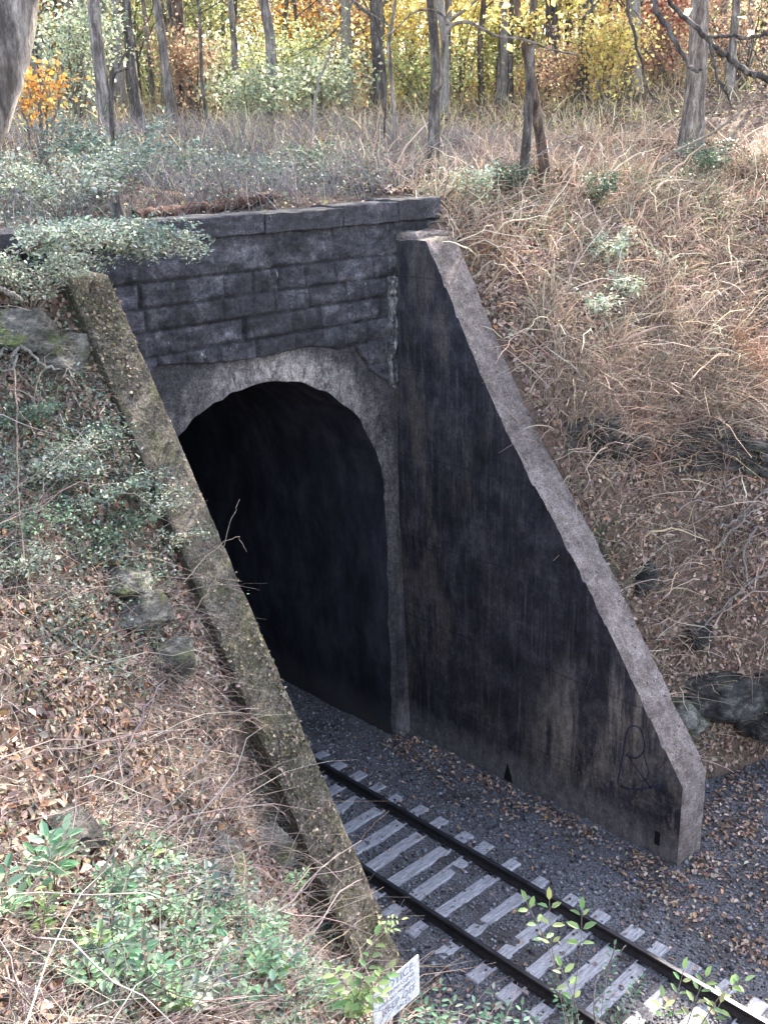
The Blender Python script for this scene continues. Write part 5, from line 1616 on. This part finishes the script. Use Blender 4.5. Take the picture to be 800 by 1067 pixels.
# pale silvery bush on right bank
for px, py, lb, n_, s_ in ((632, 285, 'silvery pale green bush on the upper right bank', 420, .6), (650, 318, 'low silvery sprig below the silvery bush', 220, .4), (620, 335, 'small silvery fern-like sprig left of the low one', 200, .4),
                           (492, 218, 'pale green fern-like clump right of the coping end', 380, .55), (530, 205, 'dark green clump at the foot of the twin-stemmed tree', 300, .5), (735, 190, 'grey-green bush at the foot of the stout tree', 420, .7), (620, 215, 'dark green low clump above the upper right bank', 260, .5)):
    p = hit(px, py)
    shrub(p, s_, s_ * 1.3, n_ * 2, .085, [(.42, .5, .38), (.34, .42, .3), (.52, .58, .46)] if 'silvery' in lb or 'pale' in lb else GREENPAL, lb, group='green bushes on the right bank', arch=.3)

# ------------------------------------------------------------------ sign
tS = 9.3
c0 = at(414, 1036, tS)
# board: corners seen at (388,1052?) .. (438,1003): 0.44 x 0.33 m, facing down the bank toward the camera's left
e = empty('warning_sign', (c0[0], c0[1], gz(c0[0], c0[1])), 'small white notice board with dark lettering, on a post at the bottom', 'sign', None)
TL = at(388.5, 1034, tS)
ux = np.array([math.cos(.06), math.sin(.06), 0.0])
wS = .2
while proj((TL + ux * wS)[None])[0][0] < 438.5: wS += .004
uz = np.array([0, 0, 1.0])
un = np.cross(ux, uz)
if un.dot(CAM - c0) < 0: un = -un
wS *= .95
hS = wS * .74
TL = TL
bmv = []
mb = MB()


def brd(a_, b_, d_): return TL + ux * a_ - uz * b_ + un * d_


cr = .02
outl = []
for cx_, cy_, a0 in ((wS - cr, cr, -90), (wS - cr, hS - cr, 0), (cr, hS - cr, 90), (cr, cr, 180)):
    for k in range(5):
        a_ = math.radians(a0 + k * 22.5); outl.append((cx_ + cr * math.cos(a_), cy_ + cr * math.sin(a_)))
nO = len(outl)
Fr = [brd(a_, b_, .0) for a_, b_ in outl]; Bk = [brd(a_, b_, -.006) for a_, b_ in outl]
mb.add(Fr + [brd(wS / 2, hS / 2, 0)], [[(i + 1) % nO, i, nO] for i in range(nO)])
mb.add(Bk + [brd(wS / 2, hS / 2, -.006)], [[i, (i + 1) % nO, nO] for i in range(nO)])
mb.add(Fr + Bk, [[i, (i + 1) % nO, nO + (i + 1) % nO, nO + i] for i in range(nO)])
brd_o = mb.build('board', M['signw'], e)


def text(s, a_, b_, size, parent, name='lettering'):
    cu = bpy.data.curves.new('t', 'FONT'); cu.body = s; cu.size = size; cu.extrude = .0008; cu.align_x = 'CENTER'; cu.align_y = 'CENTER'
    to = bpy.data.objects.new('t', cu); col.objects.link(to)
    dg = bpy.context.evaluated_depsgraph_get()
    me = bpy.data.meshes.new_from_object(to.evaluated_get(dg))
    bpy.data.objects.remove(to); bpy.data.curves.remove(cu)
    base = brd(a_, b_, .0016)
    for v in me.vertices:
        q = base + ux * v.co.x + uz * v.co.y + un * v.co.z - wloc(parent)
        v.co = Vector(q)
    me.materials.append(M['signt']); me.name = name
    o = bpy.data.objects.new(name, me); col.objects.link(o); o.parent = parent
    return o


text('NOTICE', wS * .5, hS * .17, wS * .2, brd_o)
text('NO TRESPASSING', wS * .5, hS * .36, wS * .098, brd_o)
text('RAILROAD PROPERTY', wS * .5, hS * .51, wS * .08, brd_o)
text('KEEP OFF', wS * .54, hS * .71, wS * .18, brd_o)
text('TRACKS', wS * .6, hS * .89, wS * .095, brd_o)
mb = MB()
pb = brd(wS * .52, hS * .5, -.03); g0 = gz(pb[0], pb[1])
hw = .022
V = []
for z_ in (g0 - .3, brd(wS * .52, .03, 0)[2]):
    for a_, b_ in ((-hw, -hw), (hw, -hw), (hw, hw), (-hw, hw)): V.append(np.array([pb[0], pb[1], z_]) + ux * a_ * np.array([1, 1, 0]) + un * np.array([1, 1, 0]) * b_)
mb.add(V, [[0, 1, 5, 4], [1, 2, 6, 5], [2, 3, 7, 6], [3, 0, 4, 7], [4, 5, 6, 7]])
mb.build('post', M['post'], e)

# ------------------------------------------------------------------ world, sun, view
w = bpy.data.worlds.new('World'); scene.world = w; w.use_nodes = True
nt = w.node_tree
sky = nt.nodes.new('ShaderNodeTexSky'); sky.sky_type = 'NISHITA'; sky.sun_disc = False
SUN_EL = math.radians(36)
sd = Vector((.9, .3, 0)).normalized()
sky.sun_elevation = SUN_EL
sky.sun_rotation = math.atan2(sd.x, sd.y)
sky.air_density = 1.0; sky.dust_density = 2.0; sky.ozone_density = 1.5
hs = nt.nodes.new('ShaderNodeHueSaturation'); hs.inputs['Saturation'].default_value = .62
nt.links.new(sky.outputs[0], hs.inputs['Color']); nt.links.new(hs.outputs[0], nt.nodes['Background'].inputs[0])
nt.nodes['Background'].inputs[1].default_value = .14
sl_ = bpy.data.lights.new('sun', 'SUN'); sl_.energy = 4.7; sl_.angle = math.radians(.6); sl_.color = (1, .9, .76)
so = bpy.data.objects.new('sun', sl_); col.objects.link(so)
dirv = Vector((sd.x * math.cos(SUN_EL), sd.y * math.cos(SUN_EL), math.sin(SUN_EL)))
so.rotation_euler = dirv.to_track_quat('Z', 'Y').to_euler(); so.location = (20, 10, 40)

vs = scene.view_settings
vs.view_transform = 'Standard'; vs.look = 'None'; vs.gamma = 1; vs.use_curve_mapping = False
vs.exposure = 2.8
scene.cycles.max_bounces = 4
scene.cycles.diffuse_bounces = 3
scene.cycles.glossy_bounces = 2
scene.cycles.transmission_bounces = 3
